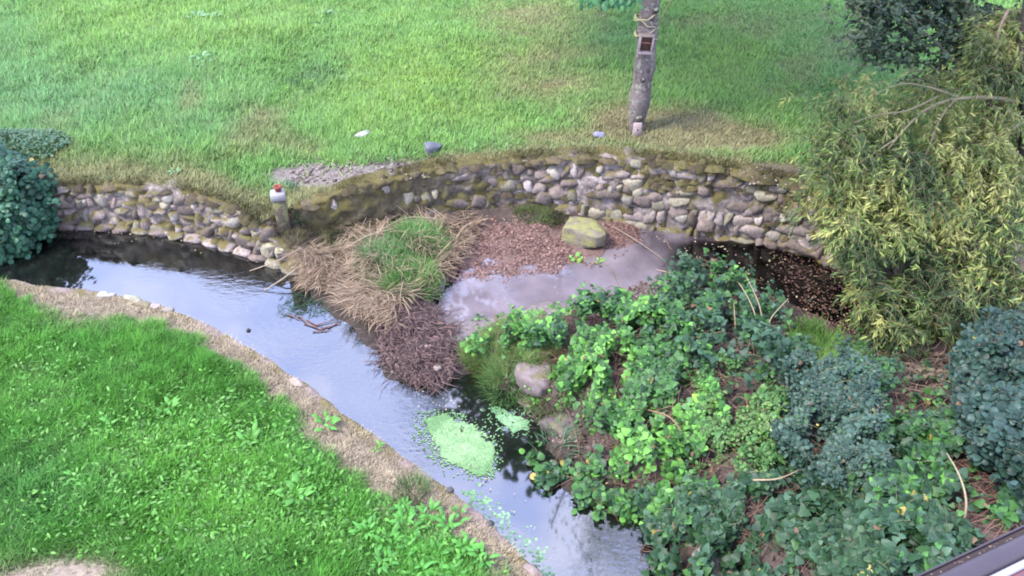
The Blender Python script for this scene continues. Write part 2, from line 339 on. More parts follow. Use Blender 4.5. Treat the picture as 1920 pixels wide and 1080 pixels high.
def leafparts(T, name, matl, P, nrm, az, size, col, parent, variants=8, ydir=None):
    """the nearest leaves as single objects that share meshes"""
    if len(P) == 0: return
    c = col; kk = min(variants, len(P)); pick = R.choice(len(P), kk, replace=False); ms = []
    for i in pick:
        b = B(); V = T[0].copy(); V[:, 2] += (R.rand(len(V)) - .5) * .06; b.add(V, T[1], c[i]); ms.append(b.mesh(name, matl))
    near = [int(np.argmin(((c[pick] - c[i]) ** 2).sum(1))) for i in range(len(P))]
    if ydir is not None:
        y = ydir / np.linalg.norm(ydir, axis=1)[:, None]; x = np.cross(y, nrm); x /= np.linalg.norm(x, axis=1)[:, None] + 1e-9; z = np.cross(x, y)
    else: x, y, z = frames(nrm, az)
    po = np.array(parent.location); size = np.broadcast_to(size, len(P))
    for i in range(len(P)):
        o = bpy.data.objects.new(name, ms[near[i]]); s = float(size[i])
        o.matrix_basis = Matrix([[x[i, k] * s, y[i, k] * s, z[i, k] * s, P[i, k] - po[k]] for k in range(3)] + [[0, 0, 0, 1]])
        link(o, parent)

# ================================================================ GROUND
def gauss(px, py, L):
    o = 0
    for x, y, a, b, k in L: o = o + k * np.exp(-(((px - x) / a) ** 2 + ((py - y) / b) ** 2))
    return o
DRY = [(1000, 30, 110, 45, .6), (1040, 110, 100, 55, .55), (1020, 170, 120, 35, .45), (1190, 240, 90, 30, 1.2), (1290, 238, 100, 34, 1.2), (1370, 264, 110, 20, 1.2), (1040, 262, 90, 14, .8), (1300, 265, 110, 20, .8), (1290, 45, 50, 14, .6), (1420, 50, 60, 25, .5),
       (360, 190, 22, 26, .55), (500, 225, 50, 30, .55), (470, 265, 70, 30, .6), (560, 275, 50, 20, .5), (110, 290, 40, 30, .7), (100, 235, 60, 30, .3), (1150, 225, 60, 30, .5), (1480, 150, 60, 40, .25), (330, 300, 60, 24, .5), (1560, 60, 60, 60, .2)]
def far_fields(x, y):
    z = zfar(x, y); px, py, dep = proj(np.stack([x, y, z], 1)); e = edge_y(x); de = y - e
    nz1 = noise(x, y, 1.6, 21); nz2 = noise(x, y, 5, 31)
    wdt = np.interp(px, [80, 300, 480, 560, 700, 850, 1000, 1150, 1400, 1520], [.95, .8, .7, .85, .5, .35, .5, .45, .5, .5])
    strip = 1 - ss(de + (nz2 - .5) * .45, wdt * .35, wdt * 1.3)
    dry = np.clip(gauss(px, py, DRY) + (nz1 - .5) * .75 * 1.0 + (nz2 - .5) * .5, 0, 1)
    dry = np.where(gauss(px, py, DRY) < .1, dry * .35, dry)
    dry = np.maximum(dry, strip * .9)
    bare = np.clip(gauss(px, py, [(650, 330, 110, 20, 1.2), (560, 330, 60, 20, 1.1), (770, 312, 80, 10, 1.0), (1440, 318, 80, 16, 1.1), (1130, 272, 40, 8, .5), (1500, 340, 60, 18, 1), (1040, 280, 50, 6, .4)]) + (nz2 - .5) * .5, 0, 1)
    g = np.array([.26, .51, .125]); gy = np.array([.35, .58, .12]); gb = np.array([.20, .43, .165])
    t1 = np.clip(gauss(px, py, [(760, 190, 160, 90, .8), (1350, 120, 140, 70, .8), (300, 40, 260, 60, .6), (900, 100, 200, 80, .4), (1500, 200, 80, 60, .4)]) + (nz1 - .5) * .9, 0, 1)[:, None]
    t2 = np.clip(gauss(px, py, [(80, 200, 180, 70, 1), (320, 170, 160, 60, .6), (600, 140, 60, 30, .7), (1150, 60, 60, 60, .5), (1600, 180, 120, 160, .7), (400, 240, 100, 40, .5), (0, 80, 100, 80, .6)]) + (nz2 - .5) * .7, 0, 1)[:, None]
    col = lerp(lerp(g, gy, t1), gb, t2 * .8)
    straw = lerp(np.array([.50, .41, .21]), np.array([.33, .27, .13]), nz2[:, None])
    col = lerp(col, straw, dry[:, None] * .88)
    return z, px, py, dep, de, col, dry, bare
def grid_strip(xs, offs, yfun, zfun, sgn=1):
    X, D = np.meshgrid(xs, offs, indexing='ij'); Y = yfun(X.ravel()).reshape(X.shape) + sgn * D
    Z = zfun(X.ravel(), Y.ravel()).reshape(X.shape); n, m = X.shape
    i = np.arange(n - 1)[:, None] * m + np.arange(m - 1)[None]; Fq = np.stack([i, i + m, i + m + 1, i + 1], -1).reshape(-1, 4)
    if sgn < 0: Fq = Fq[:, ::-1]
    return np.stack([X, Y, Z], -1).reshape(-1, 3), Fq
xs = np.concatenate([[-150, -80, -40, -20], np.linspace(-11.5, 11.5, 420), [20, 40, 80, 150]])
offs = np.concatenate([np.linspace(0, 1.2, 22), np.geomspace(1.3, 14, 60), [20, 40, 80, 160, 320]])
V, Fq = grid_strip(xs, offs, edge_y, zfar)
z, px, py, dep, de, col, dry, bare = far_fields(V[:, 0], V[:, 1])
soil = np.array([.13, .10, .08]); gcol = lerp(col * .55, soil, np.clip(np.maximum(dry * .5, bare), 0, 1)[:, None])
gcol = lerp(gcol, np.array([.20, .17, .15]), (bare * ss(1500 - px, 0, 700))[:, None] * .8)
V[:, 2] += (noise(V[:, 0], V[:, 1], 9, 4) - .5) * .03 * (np.abs(V[:, 0]) < 12)
b = B(); b.add(V, Fq, gcol); b.obj('lawn', M_soil, smooth=True, kind='structure')
# near bank ground
def near_fields(x, y):
    z = znear(x, y); px, py, dep = proj(np.stack([x, y, z], 1)); de = nedge_y(x) - y
    # distance from the edge measured across it
    slope = np.gradient(nbw[:, 1], nbw[:, 0]); cs = 1 / np.sqrt(1 + np.interp(x, nbw[:, 0], slope) ** 2); dd = de * cs
    nz1 = noise(x, y, 1.8, 61); nz2 = noise(x, y, 6, 71)
    wdt = np.interp(px, [0, 60, 130, 220, 320, 420, 520, 620, 720, 800, 900, 1000], [.06, .35, .62, .40, .22, .26, .34, .44, .50, .42, .24, .2])
    dry = 1 - ss(dd + (nz2 - .5) * .42, wdt * .8, wdt * 1.35)
    bare = np.clip(gauss(px, py, [(140, 1075, 90, 30, 1.2), (20, 1085, 50, 20, .8), (150, 590, 60, 26, .5), (930, 1060, 30, 40, .7)]) + (nz2 - .5) * .4, 0, 1)
    dry = np.maximum(dry, bare * .8)
    g = np.array([.10, .33, .036]); gy = np.array([.15, .42, .04]); gd = np.array([.08, .26, .05])
    t1 = np.clip(gauss(px, py, [(370, 860, 160, 80, .7), (60, 700, 90, 120, .4), (450, 960, 140, 80, .5), (900, 1000, 80, 60, .5)]) + (nz1 - .5) * .8, 0, 1)[:, None]
    t2 = np.clip(gauss(px, py, [(60, 930, 120, 100, .9), (110, 660, 60, 60, .3), (560, 840, 60, 60, .3), (500, 1060, 200, 40, .4)]) + (nz2 - .5) * .6, 0, 1)[:, None]
    col = lerp(lerp(g, gy, t1), gd, t2 * .8)
    straw = lerp(np.array([.68, .54, .38]), np.array([.46, .35, .23]), nz2[:, None])
    col = lerp(col, straw, dry[:, None] * .92); return z, px, py, dep, dd, col, dry, bare
xs = np.concatenate([nbw[::2, 0], [nbw[-1, 0]]]); xs = xs[np.concatenate([[True], np.diff(xs) > 1e-4])]
xs = np.unique(np.concatenate([xs, np.linspace(nbw[0, 0], nbw[-1, 0], 160)]))
V, Fq = grid_strip(xs, np.concatenate([np.linspace(0, 1, 22), np.linspace(1.08, 8, 70)]), nedge_y, znear, -1)
z, px, py, dep, dd, col, dry, bare = near_fields(V[:, 0], V[:, 1])
b = B(); b.add(V, Fq, lerp(col * .55, np.array([.30, .235, .18]), np.clip(np.maximum(dry * .8, bare), 0, 1)[:, None]))
b.obj('near_bank', M_soil, smooth=True, kind='structure')
# low retaining wall of the near bank with a thin coping
b = B(); n = len(nbw); jit = (noise(s_, s_ * 0, 7, 19) - .5) * .03
top = np.c_[nbw, np.full(n, NZ + .006)]; nrm = np.gradient(nbw, axis=0); nrm = np.stack([-nrm[:, 1], nrm[:, 0]], 1); nrm /= np.linalg.norm(nrm, axis=1)[:, None]
nrm *= np.sign(nrm[:, 1:2])
prof = [(-.09, .004), (-.04, .016), (.025, .012), (.04, -.02), (.03, -.12), (.05, -.3), (.04, -.75)]
rows = [np.c_[nbw + nrm * (o + jit[:, None]), NZ + hz + jit * .4] for o, hz in prof]
V = np.stack(rows, 1).reshape(-1, 3); m = len(prof); i = np.arange(n - 1)[:, None] * m + np.arange(m - 1)[None]
Fq = np.stack([i, i + 1, i + m + 1, i + m], -1).reshape(-1, 4)
b.add(V, Fq, np.array([.24, .18, .15]))
t = empty('low_retaining_wall', (nbw[150, 0], nbw[150, 1], WZ), label='low pinkish edging wall holding up the near lawn along the stream', cat='wall')
b.obj('coping', M_stone, t, True, origin=t.location)

# low ground mesh
gx = np.arange(-11, 11, .07); gy = np.arange(1.2, 12.6, .07); X, Y = np.meshgrid(gx, gy, indexing='ij'); Z = zlow(X, Y)
bank_cap = (Y > (np.interp(X, EX, EY) + .12)); Z = np.where(bank_cap, np.minimum(Z, -1.1), Z)
Z = np.where(Y < nedge_y(X) - .05, np.minimum(Z, -1.0), Z) if True else Z
keepnear = (Y < nedge_y(X) - .05)
px, py, dep = proj(np.stack([X, Y, Z], -1).reshape(-1, 3)); nz = noise(X.ravel(), Y.ravel(), 3, 8); nz2 = noise(X.ravel(), Y.ravel(), 11, 18)
z1 = Z.ravel()
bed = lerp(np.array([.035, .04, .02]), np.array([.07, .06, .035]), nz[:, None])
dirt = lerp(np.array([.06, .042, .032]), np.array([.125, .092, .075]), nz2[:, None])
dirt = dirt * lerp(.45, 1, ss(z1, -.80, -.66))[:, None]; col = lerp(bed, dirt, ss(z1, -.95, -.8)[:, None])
redl = inpoly(px, py, [(870, 420), (1050, 420), (1200, 410), (1200, 465), (1140, 500), (1000, 515), (860, 540)])
col = np.where(redl[:, None], lerp(np.array([.13, .08, .065]), np.array([.20, .125, .10]), nz2[:, None]), col)
mud = inpoly(px, py, [(780, 560), (860, 510), (1000, 495), (1150, 480), (1300, 460), (1300, 560), (1000, 600), (860, 640), (800, 640)])
col = np.where(mud[:, None], np.array([.20, .165, .155]) * (.8 + .4 * nz[:, None]), col)
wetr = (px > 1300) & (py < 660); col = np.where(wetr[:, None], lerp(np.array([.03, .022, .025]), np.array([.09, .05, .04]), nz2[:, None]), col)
n, m = X.shape; i = np.arange(n - 1)[:, None] * m + np.arange(m - 1)[None]; Fq = np.stack([i, i + m, i + m + 1, i + 1], -1).reshape(-1, 4)
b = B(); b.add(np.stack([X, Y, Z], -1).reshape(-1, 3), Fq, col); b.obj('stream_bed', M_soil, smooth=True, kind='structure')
# water
def sheet(name, xy, z, matl):
    b = B(); V = np.c_[np.array(xy), np.full(len(xy), z)]; n = len(V)
    b.add(V, np.arange(n)[None], np.array([1., 1., 1.])); return b.obj(name, matl, kind='structure')
sheet('stream_water', [(-12, 1.5), (9, 1.5), (9, 12.4), (-12, 12.4)], WZ, M_water)
pp = [(785, 600), (830, 545), (880, 470), (900, 400), (1100, 395), (1300, 425), (1500, 470), (1700, 520), (1900, 600), (1900, 690), (1650, 690), (1450, 640), (1300, 600), (1100, 620), (950, 640), (850, 650)]
pw = np.array([U(a, b_, WZ + .02)[:2] for a, b_ in pp]); gx = np.arange(pw[:, 0].min(), pw[:, 0].max(), .08); gy = np.arange(pw[:, 1].min(), pw[:, 1].max() + .1, .08); X, Y = np.meshgrid(gx, gy, indexing='ij')
px, py, dep = proj(np.stack([X, Y, X * 0 + WZ + .02], -1).reshape(-1, 3)); n, m = X.shape; i = np.arange(n - 1)[:, None] * m + np.arange(m - 1)[None]; Fq = np.stack([i, i + m, i + m + 1, i + 1], -1).reshape(-1, 4)
ins = inpoly(px, py, pp); Fq = Fq[ins[Fq].all(1)]; mk = np.clip(1 - ss(px + 160 * (noise(X.ravel(), Y.ravel(), 2, 4) - .5), 1160, 1330), .0, 1)
b = B(); b.add(np.stack([X, Y, X * 0 + WZ + .02], -1).reshape(-1, 3), Fq, np.repeat(mk[:, None], 3, 1)); b.obj('pool_water', M_pool, kind='structure')

# ================================================================ WALLS
def stone_mesh(i):
    g = np.linspace(-1, 1, 4); V = []; idx = {}
    Fq = []
    rr = np.random.RandomState(100 + i); off = rr.rand(3) * 10
    def vid(p):
        k = tuple(np.round(p, 4))
        if k not in idx: idx[k] = len(V); V.append(p)
        return idx[k]
    for ax in range(3):
        for sg in (-1, 1):
            if ax == 1 and sg == 1: continue         # back of the stone sits in the wall
            for a in range(3):
                for c in range(3):
                    q = []
                    for u, v in ((a, c), (a + 1, c), (a + 1, c + 1), (a, c + 1)):
                        p = np.zeros(3); p[ax] = sg; p[(ax + 1) % 3] = g[u]; p[(ax + 2) % 3] = g[v]; q.append(vid(p))
                    Fq.append(q if sg > 0 else q[::-1])
    V = np.array(V); out = []
    sk = (rr.rand(3) - .5) * .5; corner = rr.rand(4) * .3
    for p in V:
        l4 = (np.abs(p) ** 5.5).sum() ** (1 / 5.5); q = p / l4 * 1.04
        q = q + (rr.rand(3) - .5) * .30
        q[0] += sk[0] * q[2]; q[2] += sk[1] * q[0] * .6
        k = (q[0] > 0) * 2 + (q[2] > 0); q[0] *= 1 - corner[int(k)]; q[2] *= 1 - corner[3 - int(k)] * .8
        out.append(q * .5)
    cols = [(.28, .225, .19), (.33, .265, .23), (.24, .185, .15), (.29, .26, .18), (.22, .17, .14), (.35, .31, .25), (.40, .335, .30), (.17, .135, .11), (.33, .29, .20), (.15, .115, .09)]
    out = np.array(out)
    for _ in range(6):
        nn = rr.randn(3); nn[1] = -abs(nn[1]) * .8; nn /= np.linalg.norm(nn); e = out @ nn - (.33 + .12 * rr.rand()); out = out - np.maximum(e, 0)[:, None] * nn
    b = B(); b.add(np.array(out), np.array(Fq), np.array(cols[i % len(cols)])); return b.mesh('stone', M_stone, False)
stone_ms = [stone_mesh(i) for i in range(20)]
def make_wall(s, W, name, label, rows, s0, s1, skip, rowh, mossy=None):
    mid = W[len(W) // 2]; t = empty(name, (mid[0], mid[1], mid[2]), label=label, cat='wall'); loc = np.array(t.location)
    # mortar / earth core
    n = len(W); dxy = np.gradient(W[:, :2], axis=0); dxy /= np.linalg.norm(dxy, axis=1)[:, None]; nr = np.stack([dxy[:, 1], -dxy[:, 0]], 1)   # towards the camera
    nr *= -np.sign(nr[:, 1:2])
    K = 26; V = []
    for k in range(K + 5):
        tt = min(k / K, 1); hz = W[:, 2] - .3 + (W[:, 3] + .01 - W[:, 2] + .3) * tt; back = .10 * tt + (max(0, k - K)) * .07
        dsp = (noise(s, hz * 1.0, 9, 41) - .5) * .15 + (0 if mossy is None else .05 * (1 - ss(s, mB0, mB1 + .6)))
        rag = (noise(s, s * 0, 5, 43) - .5) * .07 * (k >= K)
        V.append(np.c_[W[:, :2] + nr * (dsp * (k <= K) + .045)[:, None] + np.array([0, 1.]) * back, hz + (k > K) * .012 + rag])
    V = np.stack(V, 1); m = V.shape[1]; i = np.arange(n - 1)[:, None] * m + np.arange(m - 1)[None]
    Fq = np.stack([i, i + m, i + m + 1, i + 1], -1).reshape(-1, 4)
    nn = noise(V.reshape(-1, 3)[:, 0], V.reshape(-1, 3)[:, 2], 6, 51)
    nh = noise(V.reshape(-1, 3)[:, 0] * 1.0, V.reshape(-1, 3)[:, 2], 15, 57, 2); c = lerp(np.array([.06, .045, .03]), np.array([.42, .35, .31]), np.clip(nn * .6 + (nh - .3) * .9, 0, 1)[:, None])
    if mossy is not None: c = lerp(np.array([.105, .085, .045]) * (.6 + .8 * nn[:, None]), c, ss(np.repeat(s, m), mB0, mB1 + .6)[:, None])
    b = B(); b.add(V.reshape(-1, 3), Fq, c); b.obj('mortar_core', M_mortar, t, True, origin=loc)
    cnt = 0; rr = np.random.RandomState(len(name))
    z0 = 0
    for r in range(rows):
        x = s0 + rr.rand() * .1; hh = rowh * (.8 + .5 * rr.rand())
        while x < s1:
            wd = rowh * (.6 + 1.9 * rr.rand() ** 1.5); xc = x + wd / 2; q = [np.interp(xc, s, W[:, k]) for k in range(4)]
            H = q[3] - q[2]; wav = (noise(np.array([xc]), np.array([r * .37]), 2.6, 77)[0] - .5) * .30
            zc = q[2] + z0 + hh / 2 + wav - .04
            if zc + hh * .35 > q[3] or rr.rand() < skip or cnt >= 300 or (mossy is not None and rr.rand() < mossy(xc)): x += wd; continue
            j = min(int(np.searchsorted(s, xc)), n - 1); tt = (zc - q[2]) / max(H, .1)
            pos = np.array([q[0], q[1] + .10 * tt, zc]) + np.r_[nr[j], 0] * (-.005 + .045 * rr.rand())
            X = np.r_[dxy[j], 0]; Yv = -np.r_[nr[j], 0]; a = (rr.rand() - .5) * .6
            o = bpy.data.objects.new('stone', stone_ms[rr.randint(20)]); Zv = np.array([0, 0, 1.])
            Xr = X * math.cos(a) + Zv * math.sin(a); Zr = Zv * math.cos(a) - X * math.sin(a); S = (wd * (1.12 + .25 * rr.rand()), .17, hh * (.85 + .72 * rr.rand()))
            p = pos - loc
            o.matrix_basis = Matrix([[Xr[k] * S[0], Yv[k] * S[1], Zr[k] * S[2], p[k]] for k in range(3)] + [[0, 0, 0, 1]])
            link(o, t); cnt += 1; x += wd
        z0 += hh * .96
    return t
def sx_of(s, W, pxv):
    p = proj(np.c_[W[:, 0], W[:, 1], W[:, 2]])[0]; return float(np.interp(pxv, p, s))
wallA = make_wall(sA, WA, 'rubble_wall', 'curved rubble stone wall left of the concrete post, rising from the stream', 7, sx_of(sA, WA, -40), sx_of(sA, WA, 575), .10, .145)
mB0, mB1 = sx_of(sB, WB, 700), sx_of(sB, WB, 1010)
wallB = make_wall(sB, WB, 'rubble_wall', 'taller mossy rubble wall behind the murky pool, below the tree', 9, sx_of(sB, WB, 570), sx_of(sB, WB, 1960), .08, .175,
                  lambda x: .85 if x < mB0 else (.6 if x < mB1 else .05))
# ledge of footing stones along the foot of wall A
for s0 in np.arange(sx_of(sA, WA, 60), sx_of(sA, WA, 570), .3):
    q = [np.interp(s0, sA, WA[:, k]) for k in range(4)]; j = int(np.searchsorted(sA, s0)); dx, dy = WA[min(j + 1, len(WA) - 1), :2] - WA[j - 1, :2]; a = math.atan2(dy, dx)
    o = bpy.data.objects.new('footing_stone', stone_ms[random.randrange(20)]); o.rotation_euler = (0, 0, a); o.scale = (.33, .2, .13)
    o.location = Vector((q[0] + .05 * math.sin(a), q[1] - .07, WZ + .03)) - wallA.location; link(o, wallA)

# moss hummocks lying on top of wall B and A
def moss(parent, spots):
    b = B()
    for x, y, z, rx, ry, h in spots:
        a = np.linspace(0, 2 * np.pi, 15)[:-1]; V = [[x, y, z + h]]; 
        for k, (rr_, hh) in enumerate(((.4, .85), (.75, .45), (1, -.2))):
            for t in a: 
                f = 1 + (R.rand() - .5) * .35; V.append([x + rx * rr_ * f * math.cos(t), y + ry * rr_ * f * math.sin(t), z + h * hh + (R.rand() - .5) * h * .3])
        n = 14; Fs = [np.array([[0, 1 + i, 1 + (i + 1) % n] for i in range(n)]), np.array([[1 + k * n + i, 1 + (k + 1) * n + i, 1 + (k + 1) * n + (i + 1) % n, 1 + k * n + (i + 1) % n] for k in range(2) for i in range(n)])]
        b.add(V, Fs, lerp(np.array([.115, .10, .035]), np.array([.10, .075, .045]), R.rand()) * (.5 + .8 * R.rand()))
    b.obj('moss', M_soil, parent, True, origin=parent.location, kind='stuff')
def wall_spots(s, W, pxs, big):
    out = []
    for px0 in pxs:
        sv = sx_of(s, W, px0 + R.randn() * 8); q = [np.interp(sv, s, W[:, k]) for k in range(4)]
        out.append((q[0], q[1] + .04 + .1 * R.rand(), q[3] - .02 - .05 * R.rand(), big * (.5 + R.rand()), .09 + .06 * R.rand(), .04 + .04 * R.rand()))
    return out
sp = wall_spots(sB, WB, R.uniform(600, 1540, 60), .12) + wall_spots(sB, WB, np.arange(1380, 1450, 6), .16)
for px0 in list(R.uniform(1195, 1300, 60)) + list(R.uniform(1420, 1510, 60)) + list(R.uniform(620, 1000, 120)) + list(R.uniform(1000, 1500, 60)):
    sv = sx_of(sB, WB, px0); q = [np.interp(sv, sB, WB[:, k]) for k in range(4)]; f = R.rand() ** .7
    if px0 > 1180 and len(sp) % 7: f = .62 + .4 * R.rand()
    out = (q[0], q[1] - .03 + .1 * f, lerp(q[2], q[3], f) - .04, .10 * (.5 + R.rand()), .05, .08 * (.6 + R.rand())); sp.append(out)
moss(wallB, sp); moss(wallA, wall_spots(sA, WA, R.uniform(90, 560, 26), .10))

# ================================================================ GRASS
def heading(x, y, s): return noise(x, y, 1.1, s, 2) * 10 + noise(x, y, 4, s + 5, 2) * 5
# far lawn: sampled by distance so the near part is denser
def far_grass():
    bg_, bs_ = B(), B(); n = 900000
    Y = 8.7 + (R.rand(n) ** 1.25) * 11.5; X = (R.rand(n) - .5) * 2 * (Y * .72 + 1.2)
    keep = Y > edge_y(X) + .01; X, Y = X[keep], Y[keep]
    z, px, py, dep, de, col, dry, bare = far_fields(X, Y)
    k = (px > -60) & (px < 1980) & (py > -50) & (R.rand(len(X)) > np.clip(bare * 1.05 + .12 * dry, 0, .97))
    X, Y, z, px, py, dep, de, col, dry = [a[k] for a in (X, Y, z, px, py, dep, de, col, dry)]
    if len(X) > 470000: 
        q = R.choice(len(X), 470000, replace=False); X, Y, z, px, py, dep, de, col, dry = [a[q] for a in (X, Y, z, px, py, dep, de, col, dry)]
    n = len(X); cl = noise(X, Y, 8, 91, 2); long_ = .5 + 1.0 * noise(X, Y, 1.3, 95)
    h = (.05 + .10 * R.rand(n)) * (long_ + cl * .5) * lerp(1, .62, dry) * np.interp(px, [0, 400, 700, 900], [1.25, 1.2, .9, .85]); az = heading(X, Y, 13) * .6 + R.rand(n) * 5.2
    c = col * (.62 + .8 * R.rand(n))[:, None] * (.85 + .3 * cl)[:, None]
    st = R.rand(n) < .10; c = np.where(st[:, None], np.array([.34, .46, .20]) * (.7 + .5 * R.rand(n))[:, None], c)
    P = np.stack([X, Y, z - .01], 1); wd = (.010 + .008 * R.rand(n)) * (dep / 12)
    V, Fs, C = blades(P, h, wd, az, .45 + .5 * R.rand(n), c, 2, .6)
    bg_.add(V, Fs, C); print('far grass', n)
    o = bg_.obj('grass', M_grass, kind='stuff', label='tousled green lawn grass above the stone walls', cat='grass')
far_grass()
def near_grass():
    bg_ = B(); n = 700000
    X = -7.2 + R.rand(n) * 8.4; Y = 3.0 + R.rand(n) * 7.2; k = Y < nedge_y(X) - .01; X, Y = X[k], Y[k]
    z, px, py, dep, dd, col, dry, bare = near_fields(X, Y)
    k = (px > -60) & (px < 1980) & (py < 1160) & (py > 400) & (R.rand(len(X)) > bare * .8 + dry * .2)
    X, Y, z, px, py, dep, dd, col, dry = [a[k] for a in (X, Y, z, px, py, dep, dd, col, dry)]
    if len(X) > 200000: 
        q = R.choice(len(X), 200000, replace=False); X, Y, z, px, py, dep, dd, col, dry = [a[q] for a in (X, Y, z, px, py, dep, dd, col, dry)]
    n = len(X); cl = noise(X, Y, 7, 191, 2)
    h = (.06 + .10 * R.rand(n)) * (.6 + .9 * cl) * lerp(1, .5, dry); az = heading(X, Y, 113) * .6 + R.rand(n) * 5
    c = col * (.6 + .8 * R.rand(n))[:, None] * (.7 + .6 * cl)[:, None]
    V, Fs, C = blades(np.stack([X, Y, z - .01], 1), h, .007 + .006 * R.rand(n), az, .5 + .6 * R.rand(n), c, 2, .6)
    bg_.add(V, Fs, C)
    # low broad-leaved herbs in the near lawn
    n = 85000; X = -7 + R.rand(n) * 8.4; Y = 3.0 + R.rand(n) * 6.5; k = Y < nedge_y(X) - .05; X, Y = X[k], Y[k]
    z, px, py, dep, dd, col, dry, bare = near_fields(X, Y)
    dens = np.clip(gauss(px, py, [(360, 850, 190, 90, 1), (450, 980, 240, 90, .7), (60, 760, 100, 100, .25), (120, 960, 100, 60, .3), (560, 880, 80, 80, .6), (860, 1010, 90, 70, 1.2), (760, 980, 120, 80, .5), (100, 680, 60, 40, .25)]), 0, 1)
    k = (px > -40) & (py < 1120) & (R.rand(len(X)) < dens) & (dry < .4); X, Y, z, col = X[k], Y[k], z[k], col[k]; n = len(X)
    nr = np.stack([R.randn(n) * .5, R.randn(n) * .5 - .15, np.ones(n)], 1)
    c = np.array([.12, .34, .045]) * (.45 + .9 * R.rand(n))[:, None] * np.array([1, 1, 1]) + np.array([.05, .05, .03]) * (R.rand(n)[:, None] > .85)
    V, Fa, C = leaves(T_herb, np.stack([X, Y, z + .025 + .05 * R.rand(n)], 1), nr, R.rand(n) * 6.28, .03 + .045 * R.rand(n), c)
    bh = B(); bh.add(V, Fa, C)
    bg_.obj('grass', M_grass, kind='stuff', label='lush bright green grass of the near lawn with a straw coloured edge', cat='grass')
    bh.obj('ground_herbs', M_leaf, kind='stuff', label='patches of small broad leaves growing through the near lawn', cat='ground cover')
near_grass()
# straw fringe lying over walls' tops
def fringe():
    b = B()
    for s, W, lo, hi, n in ((sA, WA, -60, 500, 5000), (sB, WB, 560, 1520, 8000)):
        sv = R.uniform(sx_of(s, W, lo), sx_of(s, W, hi), n); q = np.stack([np.interp(sv, s, W[:, k]) for k in range(4)], 1)
        dns = noise(sv, sv * 0, 2.2, 7); k = R.rand(n) < ss(dns, .35, .6) + .15; q = q[k]; n = len(q)
        P = np.stack([q[:, 0], q[:, 1] + .08 + .25 * R.rand(n), q[:, 3] + .0], 1)
        c = lerp(np.array([.27, .22, .10]), np.array([.11, .12, .035]), R.rand(n)[:, None]) * (.7 + .6 * R.rand(n))[:, None]
        V, Fs, C = blades(P, .06 + .10 * R.rand(n), .007, -1.57 + R.randn(n) * 1.0, .5 + .7 * R.rand(n), c, 3, .8); b.add(V, Fs, C)
    # rough cover on the bank by the post and at the peninsula
    for poly, n, off, c0, c1, hh in (([(480, 385), (560, 385), (640, 430), (620, 520), (560, 500), (520, 440)], 2600, 0, (.24, .19, .11), (.12, .12, .04), .12),
                                ([(590, 440), (700, 425), (700, 460), (620, 480)], 1200, 0, (.1, .17, .04), (.2, .18, .1), .09),
                                ([(860, 655), (930, 615), (1040, 600), (1060, 650), (1000, 690), (960, 690), (930, 740), (880, 700)], 12000, 0, (.14, .30, .06), (.28, .30, .11), .15),
                                ([(1010, 640), (1070, 640), (1080, 700), (1040, 730), (1000, 690)], 1200, 0, (.33, .26, .14), (.25, .2, .1), .14),
                                ([(950, 390), (1060, 395), (1050, 430), (980, 425)], 1800, 0, (.08, .14, .03), (.12, .12, .04), .06),
                                ([(1540, 620), (1620, 680), (1580, 720), (1480, 640), (1500, 600)], 5000, .1, (.08, .22, .03), (.15, .25, .05), .16)):
        P = scatter(poly, n, off); n = len(P); c = lerp(np.array(c0), np.array(c1), R.rand(n)[:, None]) * (.7 + .6 * R.rand(n))[:, None]
        V, Fs, C = blades(P, hh * (.6 + .8 * R.rand(n)), .008, heading(P[:, 0], P[:, 1], 3) + R.randn(n), .4 + .6 * R.rand(n), c, 3, .7); b.add(V, Fs, C)
    b.obj('bank_grass', M_straw, kind='stuff', label='thin brown and olive grass growing on wall tops and stream banks', cat='grass')
def scatter(poly, n, off=0.0, ragged=14):
    """n random ground points whose place lies inside the outline, on the low ground plus off"""
    p = np.array([Ul(a, b_) for a, b_ in poly]); lo = p.min(0) - .6; hi = p.max(0) + .6; out = []
    tot = 0
    for _ in range(40):
        x = R.uniform(lo[0], hi[0], n); y = R.uniform(lo[1], hi[1], n); z = zlow(x, y) + (off(x, y) if callable(off) else off)
        px, py, _d = proj(np.stack([x, y, z], 1)); px = px + ragged * ((noise(x, y, 3.5, 71) - .5) * 2 + R.randn(len(x)) * .22); py = py + ragged * ((noise(x, y, 3.5, 81) - .5) * 2 + R.randn(len(x)) * .22); k = inpoly(px, py, poly); out.append(np.stack([x, y, z], 1)[k]); tot += k.sum()
        if tot >= n: break
    return np.concatenate(out)[:n]
fringe()

# ================================================================ DEBRIS, LITTER, WEED
# dry grass clump beside the stream
def clump():
    b = B()
    for poly, n, off, az0, azs, ln in (([(600, 470), (700, 470), (760, 560), (760, 600), (700, 610), (640, 560), (605, 520)], 2200, 0, -1.9, .9, .33), ([(800, 420), (880, 400), (900, 420), (860, 500), (800, 540)], 900, 0, -1.2, 1.1, .3), ([(650, 430), (860, 410), (840, 520), (700, 520)], 800, 0, -1.8, 1.6, .4), ([(560, 470), (620, 490), (610, 540), (570, 510)], 1200, 0, -1.8, .9, .36)):
        P = scatter(poly, n, off); n = len(P); c = lerp(np.array([.62, .46, .30]), np.array([.30, .21, .14]), R.rand(n)[:, None]) * (.5 + .8 * R.rand(n))[:, None]
        V, Fs, C = blades(P, ln * (.5 + .8 * R.rand(n)), .012, az0 + (noise(P[:, 0], P[:, 1], 3.5, 17, 2) - .5) * 5 + R.randn(n) * azs * .8, .9 + .7 * R.rand(n), c, 5, .6); V[:, 2] = np.maximum(V[:, 2], WZ + .012); b.add(V, Fs, C)
    b.obj('dry_grass', M_straw, kind='stuff', label='straw coloured dead grass hanging into the stream from the silt bank', cat='dry grass')
clump()
